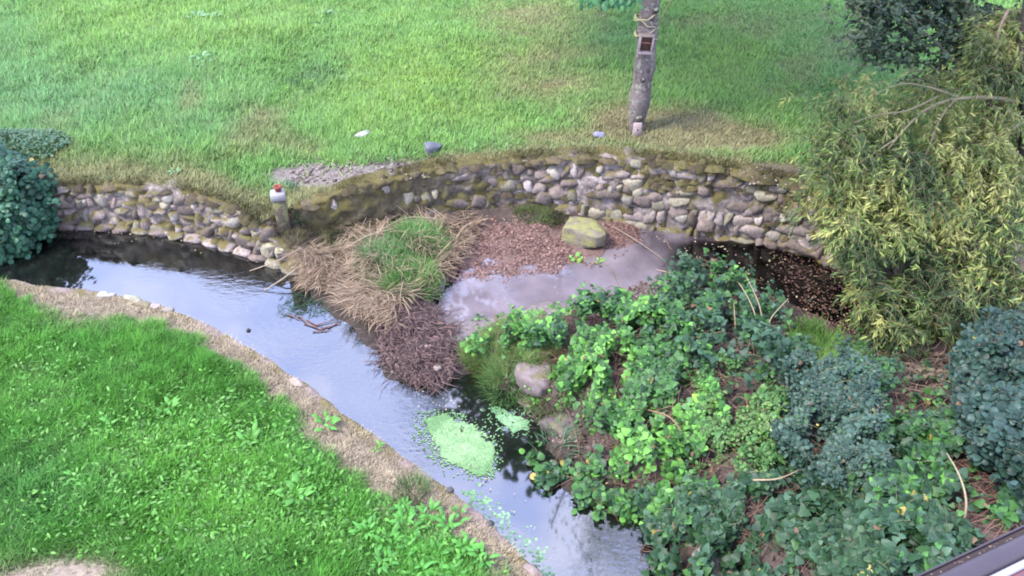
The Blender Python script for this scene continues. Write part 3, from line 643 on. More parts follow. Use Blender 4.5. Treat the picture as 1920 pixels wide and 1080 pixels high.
def tuft(px, py, rx, n, ln, label, c0=(.09, .27, .05), wd=.009, where='low', group=None, lean=.5, name='grass_tuft', mt=None):
    c = {'low': Ul, 'far': Uf, 'near': Un}[where](px, py); a = R.rand(n) * 6.28; r = rx * np.sqrt(R.rand(n))
    P = np.stack([c[0] + r * np.cos(a), c[1] + r * np.sin(a), np.full(n, c[2])], 1)
    zf = {'low': zlow, 'far': zfar, 'near': znear}[where]; P[:, 2] = zf(P[:, 0], P[:, 1]) - .01
    col = np.array(c0) * (.6 + .8 * R.rand(n))[:, None]; V, Fs, C = blades(P, ln * (.5 + .7 * R.rand(n)), wd, a + R.randn(n) * .6, lean * (.6 + .9 * R.rand(n)), col, 4, .75)
    b = B(); b.add(V, Fs, C); return b.obj(name, mt or M_grass, origin=c, label=label, cat='grass tuft', group=group)
tuft(785, 455, .38, 1500, .27, 'green grass tuft nearest the wall on the silt bank', (.15, .34, .08), lean=.8)
tuft(722, 500, .34, 1300, .25, 'green grass tuft at the left of the silt bank, in straw', (.16, .34, .10), lean=.8)
tuft(770, 535, .36, 1500, .26, 'green grass tuft lowest on the silt bank above the twig dam', (.18, .36, .08), lean=.8)
tuft(575, 160, .28, 160, .22, 'pale bluish tuft of fine grass in the upper lawn', (.17, .30, .16), .01, 'far', lean=.9)
tuft(565, 412, .06, 40, .12, 'small bright green sprig at the foot of the brown wall', (.1, .34, .07), .02, lean=.9)
tuft(540, 352, .09, 46, .14, 'blue green sprig just right of the concrete post', (.10, .24, .12), .016, 'far', lean=.9)
tuft(160, 425, .07, 130, .34, 'dead straw tuft hanging at the left foot of the wall', (.30, .19, .13), .008, lean=1.1, mt=M_straw)
tuft(1035, 850, .22, 110, .26, 'long narrow leaved grass trailing into the stream below the slab', (.11, .22, .10), .016, lean=1.2)
tuft(775, 925, .16, 220, .2, 'pale grass tuft on the straw edge of the near lawn', (.16, .27, .09), .009, 'near')
tuft(450, 590+0, .0001, 2, .01, 'x', where='near') if False else None

tuft(950, 715, .24, 900, .24, 'grass tuft left of the lilac boulder on the point', (.14, .28, .08), lean=.9)
tuft(985, 668, .2, 420, .2, 'mixed grass and straw tuft above the lilac boulder', (.30, .32, .13), lean=.9)
tuft(1035, 742, .22, 600, .2, 'olive grass tuft between the two boulders and the ivy', (.15, .24, .07), lean=.9)
# twig dam
def twigs():
    b = B(); P = scatter([(745, 575), (800, 560), (830, 610), (860, 660), (850, 700), (800, 715), (730, 700), (705, 660), (715, 610)], 2300, .0, 40)
    for p in P:
        a = R.rand() * 6.28 if R.rand() < .5 else -1.1 + R.randn() * .9; L = .03 + .24 * R.rand() ** 1.5; d = np.array([math.cos(a), math.sin(a), (R.rand() - .5) * .3]) * L; m = p + d * .5 + R.randn(3) * .015
        V, Fs = tube([p, m, p + d], .003 + .004 * R.rand(), .002, 3); V[:, 2] += .02 + .06 * R.rand(); b.add(V, Fs, np.array([.26, .16, .14]) * (.25 + 1.1 * R.rand() ** 1.5))
    P2 = scatter([(745, 575), (800, 560), (830, 610), (860, 660), (850, 700), (800, 715), (730, 700), (705, 660), (715, 610)], 1500, .03); n = len(P2)
    V, Fa, C = leaves(T_oval, P2, np.stack([R.randn(n) * .6, R.randn(n) * .6, np.ones(n)], 1), R.rand(n) * 6.28, .025 + .03 * R.rand(n), lerp(np.array([.12, .07, .065]), np.array([.34, .25, .2]), (R.rand(n) ** 3)[:, None])); b.add(V, Fa, C)
    b.obj('twig_dam', M_litter, kind='stuff', label='dark heap of twigs and wet leaves damming the pool from the stream', cat='debris')
    # red brown leaf litter
    b = B()
    for poly, n, c0, c1 in (([(870, 420), (960, 415), (1050, 430), (1060, 480), (1120, 500), (1000, 512), (880, 535), (840, 520)], 3600, (.30, .165, .13), (.15, .085, .065)), ([(1140, 405), (1200, 410), (1195, 450), (1160, 480), (1135, 480)], 700, (.28, .15, .12), (.14, .08, .06)),
                            ([(1430, 470), (1560, 500), (1640, 580), (1560, 600), (1480, 560)], 420, (.13, .07, .05), (.08, .04, .03)), ([(1500, 560), (1680, 640), (1620, 660), (1520, 620)], 300, (.18, .09, .07), (.08, .04, .03)), ([(985, 760), (1060, 790), (1100, 840), (1040, 830)], 400, (.2, .13, .1), (.1, .07, .05)),
                            ([(120, 395), (185, 410), (150, 470), (100, 460)], 160, (.14, .08, .05), (.06, .04, .03))):
        P = scatter(poly, int(n * 1.9), .012, 22); P = P[noise(P[:, 0], P[:, 1], 5, 4) + .2 * R.rand(len(P)) > .5]; P[:, 2] = np.maximum(P[:, 2], WZ + .03); n = len(P)
        V, Fa, C = leaves(T_oval, P, np.stack([R.randn(n) * .35, R.randn(n) * .35, np.ones(n)], 1), R.rand(n) * 6.28, .018 + .028 * R.rand(n), lerp(np.array(c0), np.array(c1), R.rand(n)[:, None]) * (.6 + .8 * R.rand(n))[:, None]); b.add(V, Fa, C)
    b.obj('leaf_litter', M_litter, kind='stuff', label='reddish brown dead leaves lying on the mud at the foot of the wall', cat='fallen leaves')
    # pale floating leaves and specks
    b = B()
    for poly, n, s0 in (([(1200, 440), (1300, 440), (1500, 490), (1640, 560), (1700, 650), (1600, 640), (1450, 560), (1300, 500)], 230, .022), ([(850, 560), (1200, 470), (1200, 540), (900, 600)], 22, .014), ([(160, 440), (480, 470), (560, 520), (300, 480), (150, 475)], 60, .02), ([(740, 700), (830, 720), (900, 900), (1000, 960), (960, 1000), (820, 860)], 70, .014), ([(300, 500), (700, 640), (760, 760), (560, 680), (320, 560)], 40, .009), ([(700, 620), (860, 640), (870, 700), (740, 700)], 34, .026), ([(1060, 790), (1140, 850), (1180, 970), (1060, 900)], 26, .028), ([(1250, 700), (1400, 750), (1350, 1000), (1200, 900)], 40, .03), ([(1240, 430), (1320, 440), (1300, 455)], 20, .022)):
        pp_ = scatter(poly, n, .02); pp_[:, 2] = np.maximum(pp_[:, 2], WZ + .026); n = len(pp_)
        V, Fa, C = leaves(T_oval, pp_, np.stack([R.randn(n) * .2, R.randn(n) * .2, np.ones(n)], 1), R.rand(n) * 6.28, s0 * (.6 + 1.0 * R.rand(n)), lerp(np.array([.55, .45, .33]), np.array([.35, .3, .12]), R.rand(n)[:, None])); b.add(V, Fa, C)
    ps = [Uf(1370 + 150 * R.rand(), 300 + 50 * R.rand()) for _ in range(60)] + [Uf(900 + 300 * R.rand(), 262 + 20 * R.rand()) for _ in range(14)] + [Uf(560 + 240 * R.rand(), 308 + 30 * R.rand()) for _ in range(70)]
    ps = np.array(ps); n = len(ps); V, Fa, C = leaves(T_oval, ps + [0, 0, .02], np.stack([R.randn(n) * .2, R.randn(n) * .2, np.ones(n)], 1), R.rand(n) * 6.28, .02 + .03 * R.rand(n), lerp(np.array([.42, .36, .3]), np.array([.25, .2, .15]), R.rand(n)[:, None])); b.add(V, Fa, C)
    b.obj('pale_leaves', M_litter, kind='stuff', label='small pale fallen leaves scattered over dark pool water and bare soil', cat='fallen leaves')
twigs()
def rubble():
    b = B(); cs = [(.25, .19, .165), (.18, .145, .125), (.34, .28, .25), (.14, .105, .085)]
    for k in range(520):
        px, py = 545 + 270 * R.rand() ** 1.4, 0; py = 345 - (px - 545) * .11 - 36 * R.rand() + 8 * R.randn() * .5; p = Uf(px, py); s = .008 + .024 * R.rand() ** 3
        v = R.randn(8, 3) * .15 + np.array([[x, y, z] for x in (-1, 1) for y in (-1, 1) for z in (-1, 1)]) * [1, .8, .5]
        b.add(p + v * s + [0, 0, s * .3], np.array([[0, 1, 3, 2], [4, 6, 7, 5], [0, 4, 5, 1], [2, 3, 7, 6], [0, 2, 6, 4], [1, 5, 7, 3]]), np.array(cs[R.randint(4)]) * (.7 + .5 * R.rand()))
    b.obj('rubble', M_soil, kind='stuff', label='pinkish broken stone and gravel on bare soil right of the concrete post', cat='rubble')
rubble()
def weedmat(poly, n, z, label, c0, c1, s0=.011, name='duckweed_mat', zr=.0015):
    p = np.array([U(a, b_, z) for a, b_ in poly]); lo = p.min(0); hi = p.max(0); x = R.uniform(lo[0] - .1, hi[0] + .1, n * 3); y = R.uniform(lo[1] - .1, hi[1] + .1, n * 3)
    jx = (noise(x, y, 9, 5) - .5) * .14; jy = (noise(x, y, 9, 25) - .5) * .14
    px, py, _d = proj(np.stack([x + jx, y + jy, np.full(len(x), z)], 1)); k = inpoly(px, py, poly) | (inpoly(px + 17 * R.randn(len(x)), py + 13 * R.randn(len(x)), poly) & (R.rand(len(x)) < .16)); x, y = x[k], y[k]; k = noise(x, y, 14, 66, 3) + .35 * R.rand(len(x)) > .48; x, y = x[k][:n], y[k][:n]; n = len(x)
    a = np.linspace(0, 2 * np.pi, 7)[:-1]; hexa = (np.c_[np.cos(a), np.sin(a), 0 * a], np.array([[0, 1, 2, 3], [0, 3, 4, 5]]))
    cc = noise(x, y, 12, 35); rad_ = np.hypot((x - x.mean()) / (x.std() * 2), (y - y.mean()) / (y.std() * 2)); cc = np.clip(cc * .7 + .5 * rad_ ** 2, 0, 1); c = lerp(np.array(c0) * 1.12, np.array(c1), cc[:, None]) * (.6 + .7 * R.rand(n))[:, None]
    S = s0 * (.5 + .8 * R.rand(n)); W = np.stack([x, y, z + zr * R.rand(n) + .002 * cc * (zr < .02)], 1)[:, None] + S[:, None, None] * hexa[0][None]
    W[..., 2] += (R.rand(n, 6) - .5) * .0025
    b = B(); b.add(W.reshape(-1, 3), (np.arange(n)[:, None, None] * 6 + hexa[1][None]).reshape(-1, 4), np.repeat(c, 6, 0)); o = np.array([x.mean(), y.mean(), z])
    return b.obj(name, M_weed, origin=o, label=label, cat='water plant')
weedmat([(790, 787), (830, 780), (860, 790), (895, 812), (922, 828), (925, 880), (905, 888), (868, 878), (835, 856), (812, 822)], 13000, WZ + .006, 'large pale green duckweed mat floating in mid stream', (.27, .42, .19), (.13, .26, .09))
weedmat([(918, 766), (945, 770), (985, 790), (992, 802), (962, 808), (935, 792)], 2500, WZ + .006, 'smaller pale green duckweed mat against the far bank', (.26, .42, .21), (.11, .24, .09))
weedmat([(865, 925), (905, 930), (950, 965), (975, 1010), (1010, 1030), (1035, 1080), (1010, 1100), (960, 1050), (930, 1010), (890, 975)], 5000, WZ - .045, 'pale green water weed under the surface at the foot of the frame', (.30, .5, .26), (.16, .32, .13), .016, 'water_weed', .05)
weedmat([(890, 720), (990, 770), (1000, 900), (940, 900), (930, 820), (860, 770), (740, 740), (800, 720)], 3500, WZ - .1, 'dark green weed growing on the shaded stream bed around the duckweed', (.035, .07, .02), (.06, .06, .025), .03, 'water_weed', .05)
def floating():
    b = B()
    for i in range(260):
        c = U(535 + 75 * R.rand() + 10 * R.randn(), 545 + 50 * R.rand(), WZ + .008); a = R.rand() * 6.28; L = .04 + .08 * R.rand(); d = np.array([math.cos(a), math.sin(a), .1 * R.rand()]) * L
        V, Fs = tube([c, c + d * .5 + R.randn(3) * .006, c + d], .0035, .002, 3); b.add(V, Fs, np.array([.05, .13, .06]) * (.5 + R.rand()))
    b.obj('trailing_weed', M_leaf, kind='stuff', label='dark green weed strands on the water just beyond the floating twigs', cat='water plant')
    t = empty('twig_raft', U(600, 612, WZ), label='small bundle of brown twigs floating in mid stream', cat='driftwood')
    for x0, y0, x1, y1 in ((558, 592, 598, 616), (570, 606, 612, 622), (598, 618, 640, 606), (590, 610, 634, 600), (575, 600, 605, 612), (586, 622, 622, 618), (540, 590, 565, 600), (615, 615, 645, 598)):
        p = U(x0, y0, WZ + .012); q = U(x1, y1, WZ + .012); V, Fs = tube(smoothline([p, (p + q) / 2 + R.randn(3) * .01, q], 5), .009, .004, 5, .3); b = B(); b.add(V, Fs, np.array([.16, .09, .075])); b.obj('twig', M_twig, t, True, origin=t.location)
floating()
def stick(pts, r0, r1, name, label, col=(.22, .16, .11), cat='branch', group=None):
    q = smoothline(pts, 12); b = B(); V, Fs = tube(q, r0, r1, 6, .2); b.add(V, Fs, np.array(col)); return b.obj(name, M_twig, origin=q[0], smooth=True, label=label, cat=cat, group=group)
for a in ((505, 225, .3, 150, .22, 'pale straw tuft sprawling on the upper lawn above the post', (.42, .42, .2)), (300, 255, .3, 160, .18, 'light green tuft above the left wall', (.26, .42, .14)), (1010, 255, .25, 120, .12, 'straw tuft at the lawn edge above the mossy wall', (.45, .36, .18)), (1330, 235, .4, 240, .14, 'pale straw tuft right of the tree foot', (.5, .42, .22)), (1165, 225, .25, 160, .16, 'pale straw tuft left of the tree foot', (.52, .42, .24))):
    tuft(*a[:6], c0=a[6], where='far', lean=1.1)
stick([U(565, 465, -.5), U(520, 490, -.6), U(468, 508, WZ + .01)], .012, .006, 'fallen_stick', 'upper pale dead stem reaching out from the bank over the water', (.34, .26, .18))
stick([U(570, 492, -.6), U(535, 520, -.7), U(495, 545, WZ + .01)], .014, .006, 'fallen_stick', 'lower pale dead stem dipping from the bank into the water', (.36, .28, .2))
stick([U(572, 470, -.4), U(574, 510, -.65), U(573, 556, WZ)], .009, .005, 'fallen_stick', 'thin upright brown stem standing in water beside the dry grass', (.25, .17, .12))
stick([Ul(700, 440, .1), Ul(760, 405, .22), Ul(830, 410, .2)], .009, .004, 'fallen_stick', 'arched straw coloured stem in front of the brown wall', (.36, .28, .18))
stick([Ul(640, 470, .12), Ul(690, 440, .2), Ul(740, 428, .2)], .009, .005, 'fallen_stick', 'straw coloured stem lying over the left of the silt bank', (.36, .28, .18))
stick([U(1150, 425, -.7), U(1200, 455, -.75), U(1246, 488, -.8)], .012, .005, 'fallen_stick', 'thin dead twig leaning over the pool right of the mossy block', (.26, .19, .14))
stick([U(1130, 490, -.75), U(1145, 505, -.8), U(1160, 535, -.83)], .010, .004, 'fallen_stick', 'short twig sticking out of the pool below the mossy block', (.2, .15, .12))

# ================================================================ ROCKS
def rock(pos, size, rot, name, label, col, matl, seed, boxy=3.0, jag=.16, cat='stone', group=None, parts=True):
    rr = np.random.RandomState(seed); g = np.linspace(-1, 1, 7); V = []; idx = {}; Fq = []
    for ax in range(3):
        for sg in (-1, 1):
            for a in range(6):
                for c in range(6):
                    q = []
                    for u, v in ((a, c), (a + 1, c), (a + 1, c + 1), (a, c + 1)):
                        p = np.zeros(3); p[ax] = sg; p[(ax + 1) % 3] = g[u]; p[(ax + 2) % 3] = g[v]; k = tuple(np.round(p, 3))
                        if k not in idx: idx[k] = len(V); V.append(p)
                        q.append(idx[k])
                    Fq.append(q if sg > 0 else q[::-1])
    V = np.array(V); l = (np.abs(V) ** boxy).sum(1) ** (1 / boxy); V = V / l[:, None]
    # chip planes
    for _ in range(9):
        nn = rr.randn(3); nn /= np.linalg.norm(nn); dd = .72 + .25 * rr.rand(); e = V @ nn - dd; V = V - np.maximum(e, 0)[:, None] * nn
    V += (noise(V[:, 0] * 2 + V[:, 2], V[:, 1] * 2 - V[:, 2], 2, seed)[:, None] - .5) * jag * V
    V = V * np.array(size) / 2; ca, sa = math.cos(rot), math.sin(rot); V = np.c_[V[:, 0] * ca - V[:, 1] * sa, V[:, 0] * sa + V[:, 1] * ca, V[:, 2]]
    b = B(); pos = np.array(pos, float); b.add(V + pos, np.array(Fq), np.array(col)); return b.obj(name, matl, origin=pos, label=label, cat=cat, group=group)
p = Ul(1098, 455); rock((p[0], p[1] + .05, WZ + .13), (.66, .50, .42), -.35, 'mossy_block', 'squared stone block with yellow green moss standing in the leafy mud', (.20, .17, .12), M_block, 5, 7, .08, 'stone block')
p = Uf(681, 256); rock(p + [0, 0, .03], (.27, .17, .11), .1, 'loose_stone', 'pale grey stone lying on the lawn, leftmost of three', (.36, .35, .34), M_slate, 11, 4)
p = Uf(812, 284); rock(p + [0, 0, .06], (.30, .24, .20), .5, 'loose_stone', 'large dark blue grey stone at the lawn edge above the brown wall', (.12, .125, .145), M_slate, 13, 5)
p = Uf(1124, 257); rock(p + [0, 0, .03], (.19, .13, .08), -.2, 'loose_stone', 'small blue grey stone on dry grass left of the tree foot', (.22, .22, .32), M_slate, 14, 4)
p = Ul(1005, 700); rock(p + [0, 0, -.07], (.40, .52, .36), .5, 'boulder', 'rounded lilac grey boulder on the grassy point, dry grass behind', (.20, .155, .145), M_rock, 21, 4, .4)
p = Ul(1010, 745); rock(p + [0, 0, -.15], (.5, .36, .32), -.5, 'boulder', 'lower brown boulder between the grassy point and the ivy', (.16, .125, .105), M_rock, 22, 3.5)
p = Ul(1062, 800); rock(p + [0, 0, -.03], (.6, .34, .18), -.75, 'stone_slab', 'dark brown stone slab on the stream edge under the ivy', (.12, .09, .08), M_rock, 24, 5)
p = Ul(1345, 1055); rock(p + [0, 0, .03], (.45, .34, .18), -.9, 'stone_slab', 'flat grey brown slab in the gap of the ivy at the bottom edge', (.20, .165, .14), M_rock, 26, 6)
p = Ul(1555, 455); 
p = U(820, 690, -.7); rock(p, (.1, .07, .06), .4, 'small_stone', 'small pinkish stone on the lower end of the twig dam', (.36, .28, .25), M_rock, 31)
p = U(466, 620, WZ); rock(p, (.065, .06, .06), .4, 'dark_ball', 'small dark round object floating alone in the stream', (.03, .03, .035), M_slate, 33, 2, .02, 'ball')
for k, (x, y, sx, lab) in enumerate(((194, 551, .13, 'whitish edging stone at the left end of the near bank row'), (209, 552, .12, 'pale edging stone second from the left on the near bank'), (247, 558, .27, 'long pale green edging stone in the near bank row'), (290, 572, .16, 'small pinkish edging stone past the long pale one'), (315, 578, .15, 'grey edging stone between the pinkish and the olive ones'), (270, 569, .2, 'olive mossy edging stone just under the long pale one'), (558, 716, .22, 'pink tinged edging stone where the near bank bends down'), (1000, 1068, .2, 'brown edging stone at the bottom end of the near bank'))):
    p = Un(x, y + 4); rock((p[0], p[1], NZ + .008), (sx, .11, .08), -.3 - .4 * (x > 400), 'edging_stone', lab, [(.42, .38, .35), (.36, .33, .29), (.30, .29, .2), (.33, .26, .22), (.26, .22, .18), (.18, .15, .08), (.33, .25, .2), (.24, .18, .15)][k], M_slate, 40 + k, 4, group='edging stones on the near bank')
for k, (x, y, sx) in enumerate(((840, 925, .05), (916, 988, .06))):
    p = Un(x, y); rock(p + [0.02, 0.02, .02], (.08, .07, .06), .3, 'pebble', ['dark pebble at the water edge of the near bank', 'dark round pebble near the bottom of the near bank'][k], (.07, .065, .06), M_slate, 60 + k, 2.4)

# ================================================================ CONCRETE POST with pot
p = UY(519, 356, 9.62); top = p[2] - .03; t = empty('concrete_post', (p[0], p[1], -.5), label='mossy concrete post with white painted cap at the wall corner', cat='post')
def boxb(c, s, rot=0, bev=.012, col=(.3, .3, .3)):
    bb = bev; V = []; x, y, z = [a / 2 for a in s]
    lv = [(-z, x - bb, y - bb), (-z + bb, x, y), (z - bb, x, y), (z, x - bb, y - bb)]
    for h, a, q in lv:
        k = min(bb, a * .4, q * .4)
        V += [(a - k, -q, h), (a, -q + k, h), (a, q - k, h), (a - k, q, h), (-a + k, q, h), (-a, q - k, h), (-a, -q + k, h), (-a + k, -q, h)]
    V = np.array(V); ca, sa = math.cos(rot), math.sin(rot); V = np.c_[V[:, 0] * ca - V[:, 1] * sa, V[:, 0] * sa + V[:, 1] * ca, V[:, 2]] + np.array(c)
    Fq = [[k * 8 + i, k * 8 + (i + 1) % 8, (k + 1) * 8 + (i + 1) % 8, (k + 1) * 8 + i] for k in range(3) for i in range(8)]
    b = B(); b.add(V, [np.array(Fq), np.array([[7, 6, 5, 4, 3, 2, 1, 0]]), np.array([[24, 25, 26, 27, 28, 29, 30, 31]])], np.array(col)); return b
M_post = solidmat('concrete', .9, 30, .6, (.6, 1.3), moss=((.10, .10, .04), .52, .62, 9)); M_white = solidmat('chalky_paint', .8, 30, .3, (.8, 1.1))
h = top - (-.5); boxb((0, 0, h / 2 - .06), (.175, .16, h - .1), .25, col=(.11, .085, .06)).obj('shaft', M_post, t)
boxb((0, 0, h - .055), (.20, .18, .11), .25, col=(.32, .30, .295)).obj('cap', M_white, t)
ring = empty('clay_pot', (p[0] + .012, p[1] + .02, top), label='small red clay pot standing on the white post cap', cat='pot')
b = B(); prof = [(.0, .004), (.04, .0), (.048, .05), (.054, .055), (.056, .078), (.046, .08), (.043, .03), (.0, .028)]
th = np.linspace(0, 2 * np.pi, 17)[:-1]; V = np.array([[r * math.cos(a), r * math.sin(a), hz] for r, hz in prof for a in th]); Fq = np.array([[k * 16 + i, k * 16 + (i + 1) % 16, (k + 1) * 16 + (i + 1) % 16, (k + 1) * 16 + i] for k in range(7) for i in range(16)])
b.add(V, Fq, np.array([.30, .07, .05])); b.obj('pot_body', M_white, ring, True)
for i in range(16):
    pass

# ================================================================ TREE with nest box
tb = Uf(1192, 243)
def tp(px, py, dy=0): q = UY(px, py, tb[1] + dy); return q
t = empty('tree', tb, label='slender grey tree trunk with a box hung on it, straw grass at its foot', cat='tree')
ctr = [tb + [0, 0, -.1], tp(1194, 222), tp(1199, 190), tp(1205, 150), tp(1211, 105), tp(1214, 60), tp(1218, 15), tp(1219, -40), tp(1226, -110, .1), tp(1235, -190, .2), tp(1246, -290, .3)]
q = smoothline(ctr, 46); rr_ = np.interp(np.linspace(0, 1, 46), [0, .04, .07, .12, .25, .4, .6, .8, 1], [.09, .10, .135, .155, .15, .142, .138, .11, .05]) * (1 + .06 * np.sin(np.arange(46) * 1.1))
V, Fs = tube(q, rr_, None, 14, .07); b = B(); cc = lerp(np.array([.13, .10, .085]), np.array([.24, .20, .185]), noise(V[:, 0] * 3, V[:, 2], 4, 3)[:, None]); b.add(V, Fs, cc); b.obj('trunk', M_bark, t, True, origin=t.location)
# knots and bark scars
b = B()
for px0, py0, s in ((1214, 132, .06), (1206, 150, .05), (1200, 222, .05), (1228, 20, .05), (1222, 35, .04), (1196, 226, .06)):
    b = B(); c = tp(px0, py0, -.125); th = np.linspace(0, 2 * np.pi, 11)[:-1]
    V = [[c[0] + s * r * math.cos(a) * (1 + .3 * R.rand()), c[1] - .04 * (1 - r), c[2] + s * 1.2 * r * math.sin(a)] for r in (1, .6, .2) for a in th]; Fq = np.array([[k * 10 + i, k * 10 + (i + 1) % 10, (k + 1) * 10 + (i + 1) % 10, (k + 1) * 10 + i] for k in range(2) for i in range(10)]); b.add(V, Fq, np.array([.09, .075, .06])); b.obj('knot', M_bark, t, True, origin=t.location)
# crown above the frame
b = B(); P = []
for k in range(9):
    a = k * 2.4; st = q[40 - k] if k < 8 else q[45]; L = 1.6 + 1.2 * R.rand(); e = st + np.array([math.cos(a) * L, math.sin(a) * L, 1.9 + .8 * R.rand()]); ln = smoothline([st, (st + e) / 2 + [0, 0, .2], e], 8); V, Fs = tube(ln, .045, .012, 6, .1); b.add(V, Fs, np.array([.2, .17, .14]))
b.obj('limbs', M_bark, t, True, origin=t.location)
P = []
for k in range(230):
    u = R.randn(3); u /= np.linalg.norm(u); c = np.array([tb[0] - .6, tb[1] + 2.2, 5.1]) + u * np.array([3.4, 2.9, 1.5]) * R.rand() ** .4
    P.append(c + R.randn(46, 3) * [.32, .32, .2])
P = np.concatenate(P); P = P[(P[:, 2] > 3.1) & (proj(P)[1] < -25)]; n = len(P)
bl = B(); V, Fa, C = leaves(T_oval, P, np.stack([R.randn(n) * .6, R.randn(n) * .6, np.ones(n)], 1), R.rand(n) * 6.28, .15 + .08 * R.rand(n), np.array([.05, .12, .04]) * (.6 + .8 * R.rand(n))[:, None]); bl.add(V, Fa, C)
bl.obj('crown', M_leaf, t, origin=t.location, kind='stuff')
# leafy spray at the top edge: a hanging branch of the same tree
tip = UY(1140, 4, tb[1] - .5); st = q[38]; ln = smoothline([st, (st + tip) / 2 + [0, 0, .15], tip + [0, 0, .12], tip], 12); b = B(); V, Fs = tube(ln, .02, .006, 5); b.add(V, Fs, np.array([.18, .14, .1])); b.obj('hanging_branch', M_twig, t, True, origin=t.location)
n = 90; P = tip + R.randn(n, 3) * [.19, .1, .035] + [0.03, 0, .06]; P = P[:, :]; col = lerp(np.array([.03, .13, .05]), np.array([.09, .25, .08]), R.rand(n)[:, None])
leafparts(T_oval, 'leaf', M_leaf, P, np.stack([R.randn(n) * .3, -.9 + R.randn(n) * .3, .8 + 0 * R.rand(n)], 1), 0, .08 + .05 * R.rand(n), col, t, 6, ydir=np.stack([R.randn(n) * .5, -.3 + R.randn(n) * .2, -np.ones(n)], 1))
# small shoot right of the trunk
b = B(); V, Fs = tube(smoothline([tp(1236, 40, -.1), tp(1246, 20, -.1), tp(1262, -5, -.2)], 8), .012, .006, 5); b.add(V, Fs, np.array([.25, .25, .1])); b.obj('shoot', M_twig, t, True, origin=t.location)
# straw twine wound round the trunk
tw = empty('twine', tp(1213, 55, -.18), label='pale twine and vine wound round the tree trunk above the nest box', cat='twine')
for k, (z0, tilt) in enumerate(((28, .25), (40, -.35), (56, .3), (66, -.15))):
    c = tp(1212 + 0, z0); pts = []
    for a in np.linspace(0, 2 * np.pi, 26): pts.append([c[0] + .16 * math.cos(a), c[1] + .16 * math.sin(a), c[2] + tilt * .22 * math.cos(a) + .015 * math.sin(5 * a)])
    V, Fs = tube(pts, .009, .009, 5); b = B(); b.add(V, Fs, np.array([.42, .36, .2])); b.obj('strand', M_twig, tw, True, origin=tw.location)
# nest box: open fronted
c = tp(1211, 82, -.19); nb = empty('nest_box', c, label='small open fronted wooden box hung on the tree trunk', cat='nest box')
wd, hg, dp = .18, .24, .10
for nme, cc_, ss_, cl in (('back_board', (0, .03, 0), (wd, .015, hg), (.10, .05, .035)), ('side_board', (-wd / 2, 0, 0), (.022, dp, hg), (.36, .29, .25)), ('side_board', (wd / 2, 0, 0), (.022, dp, hg), (.36, .29, .25)), ('top_board', (0, 0, hg / 2), (wd + .03, dp + .005, .02), (.28, .22, .18)), ('floor_board', (0, -.005, -hg / 2), (wd + .03, dp + .02, .03), (.40, .31, .28)), ('inner_ledge', (0, .0, .02), (wd - .03, .06, .02), (.22, .10, .07))):
    boxb(cc_, ss_, 0, .003, cl).obj(nme, M_twig, nb)
nb.rotation_euler = (0, .06, 0)
# cut stake at the foot
c = Uf(1193, 252) + [0, -.06, 0]; boxb(c + [0, 0, .09], (.13, .06, .26), 0, .012, (.36, .27, .25)).obj('wooden_stake', M_twig, origin=c, label='short pinkish wooden stake with a nail hole at the tree foot', cat='stake')
st_ = sc.objects['wooden_stake']; b = B(); th = np.linspace(0, 2 * np.pi, 9)[:-1]; V = np.array([[.014 * math.cos(a), yy, .12 + .014 * math.sin(a)] for yy in (-.031, -.034) for a in th]); b.add(V, [np.array([[i, (i + 1) % 8, 8 + (i + 1) % 8, 8 + i] for i in range(8)]), np.arange(8, 16)[None]], np.array([.02, .015, .01])); b.obj('hole', M_twig, st_)

# ================================================================ ROSETTES on the lawns
def rosette(px, py, where, n, L, label, col=(.10, .28, .05), group='broad leaved weeds in the lawns', name='dock_plant'):
    c = {'far': Uf, 'near': Un, 'low': Ul}[where](px, py); t = empty(name, c, label=label, cat='plant', group=group)
    az = np.arange(n) * 2.4 + R.rand(n) * .5; up = .25 + .5 * R.rand(n); yd = np.stack([np.cos(az), np.sin(az), up], 1); nr = np.stack([-np.cos(az) * up, -np.sin(az) * up, np.ones(n)], 1)
    P = np.tile(c, (n, 1)) + yd * .02 + np.stack([R.randn(n), R.randn(n), 0 * az], 1) * L * .25; cl = np.array(col) * (.75 + .6 * R.rand(n))[:, None]
    leafparts(T_dock, 'leaf', M_leaf, P + [0, 0, .035], nr, az, L * (.6 + .6 * R.rand(n)), cl, t, 4, ydir=yd)
for a in ((372, 36, 'far', 13, .2, 'pale broad leaved plant at the top left of the upper lawn'), (402, 34, 'far', 10, .18, 'pale broad leaved plant close right of the top left one'), (606, 30, 'far', 11, .17, 'pale plant right of the pair at the top of the upper lawn'), (378, 112, 'far', 12, .2, 'whitish green plant in the middle left of the upper lawn'), (372, 128, 'far', 9, .18, 'low plant just below the whitish green one'),
          (330, 328, 'far', 9, .08, 'tiny pale plant on brown moss above the left wall'), (630, 268, 'far', 6, .08, 'tiny yellow green plant left of the pale stone')):
    rosette(*a, col=(.20, .36, .16))
for a in ((611, 800, 'near', 14, .13, 'leafy rosette on the straw edge where the near bank bends'), (470, 830, 'near', 12, .14, 'tall yellowish weed in the middle of the near lawn'), (560, 930, 'near', 14, .17, 'dock plant with a pale seed head in the near lawn'), (320, 770, 'near', 12, .12, 'weed rosette upper middle of the near lawn'), (200, 800, 'near', 12, .12, 'leafy weed left of the herb patch in the near lawn'),
          (712, 845, 'near', 8, .08, 'small rosette on the straw strip below the bend'), (862, 965, 'near', 10, .08, 'small rosette on the lower end of the straw strip'), (140, 900, 'near', 10, .10, 'weed low at the left of the near lawn')):
    rosette(*a, col=(.11, .33, .05))
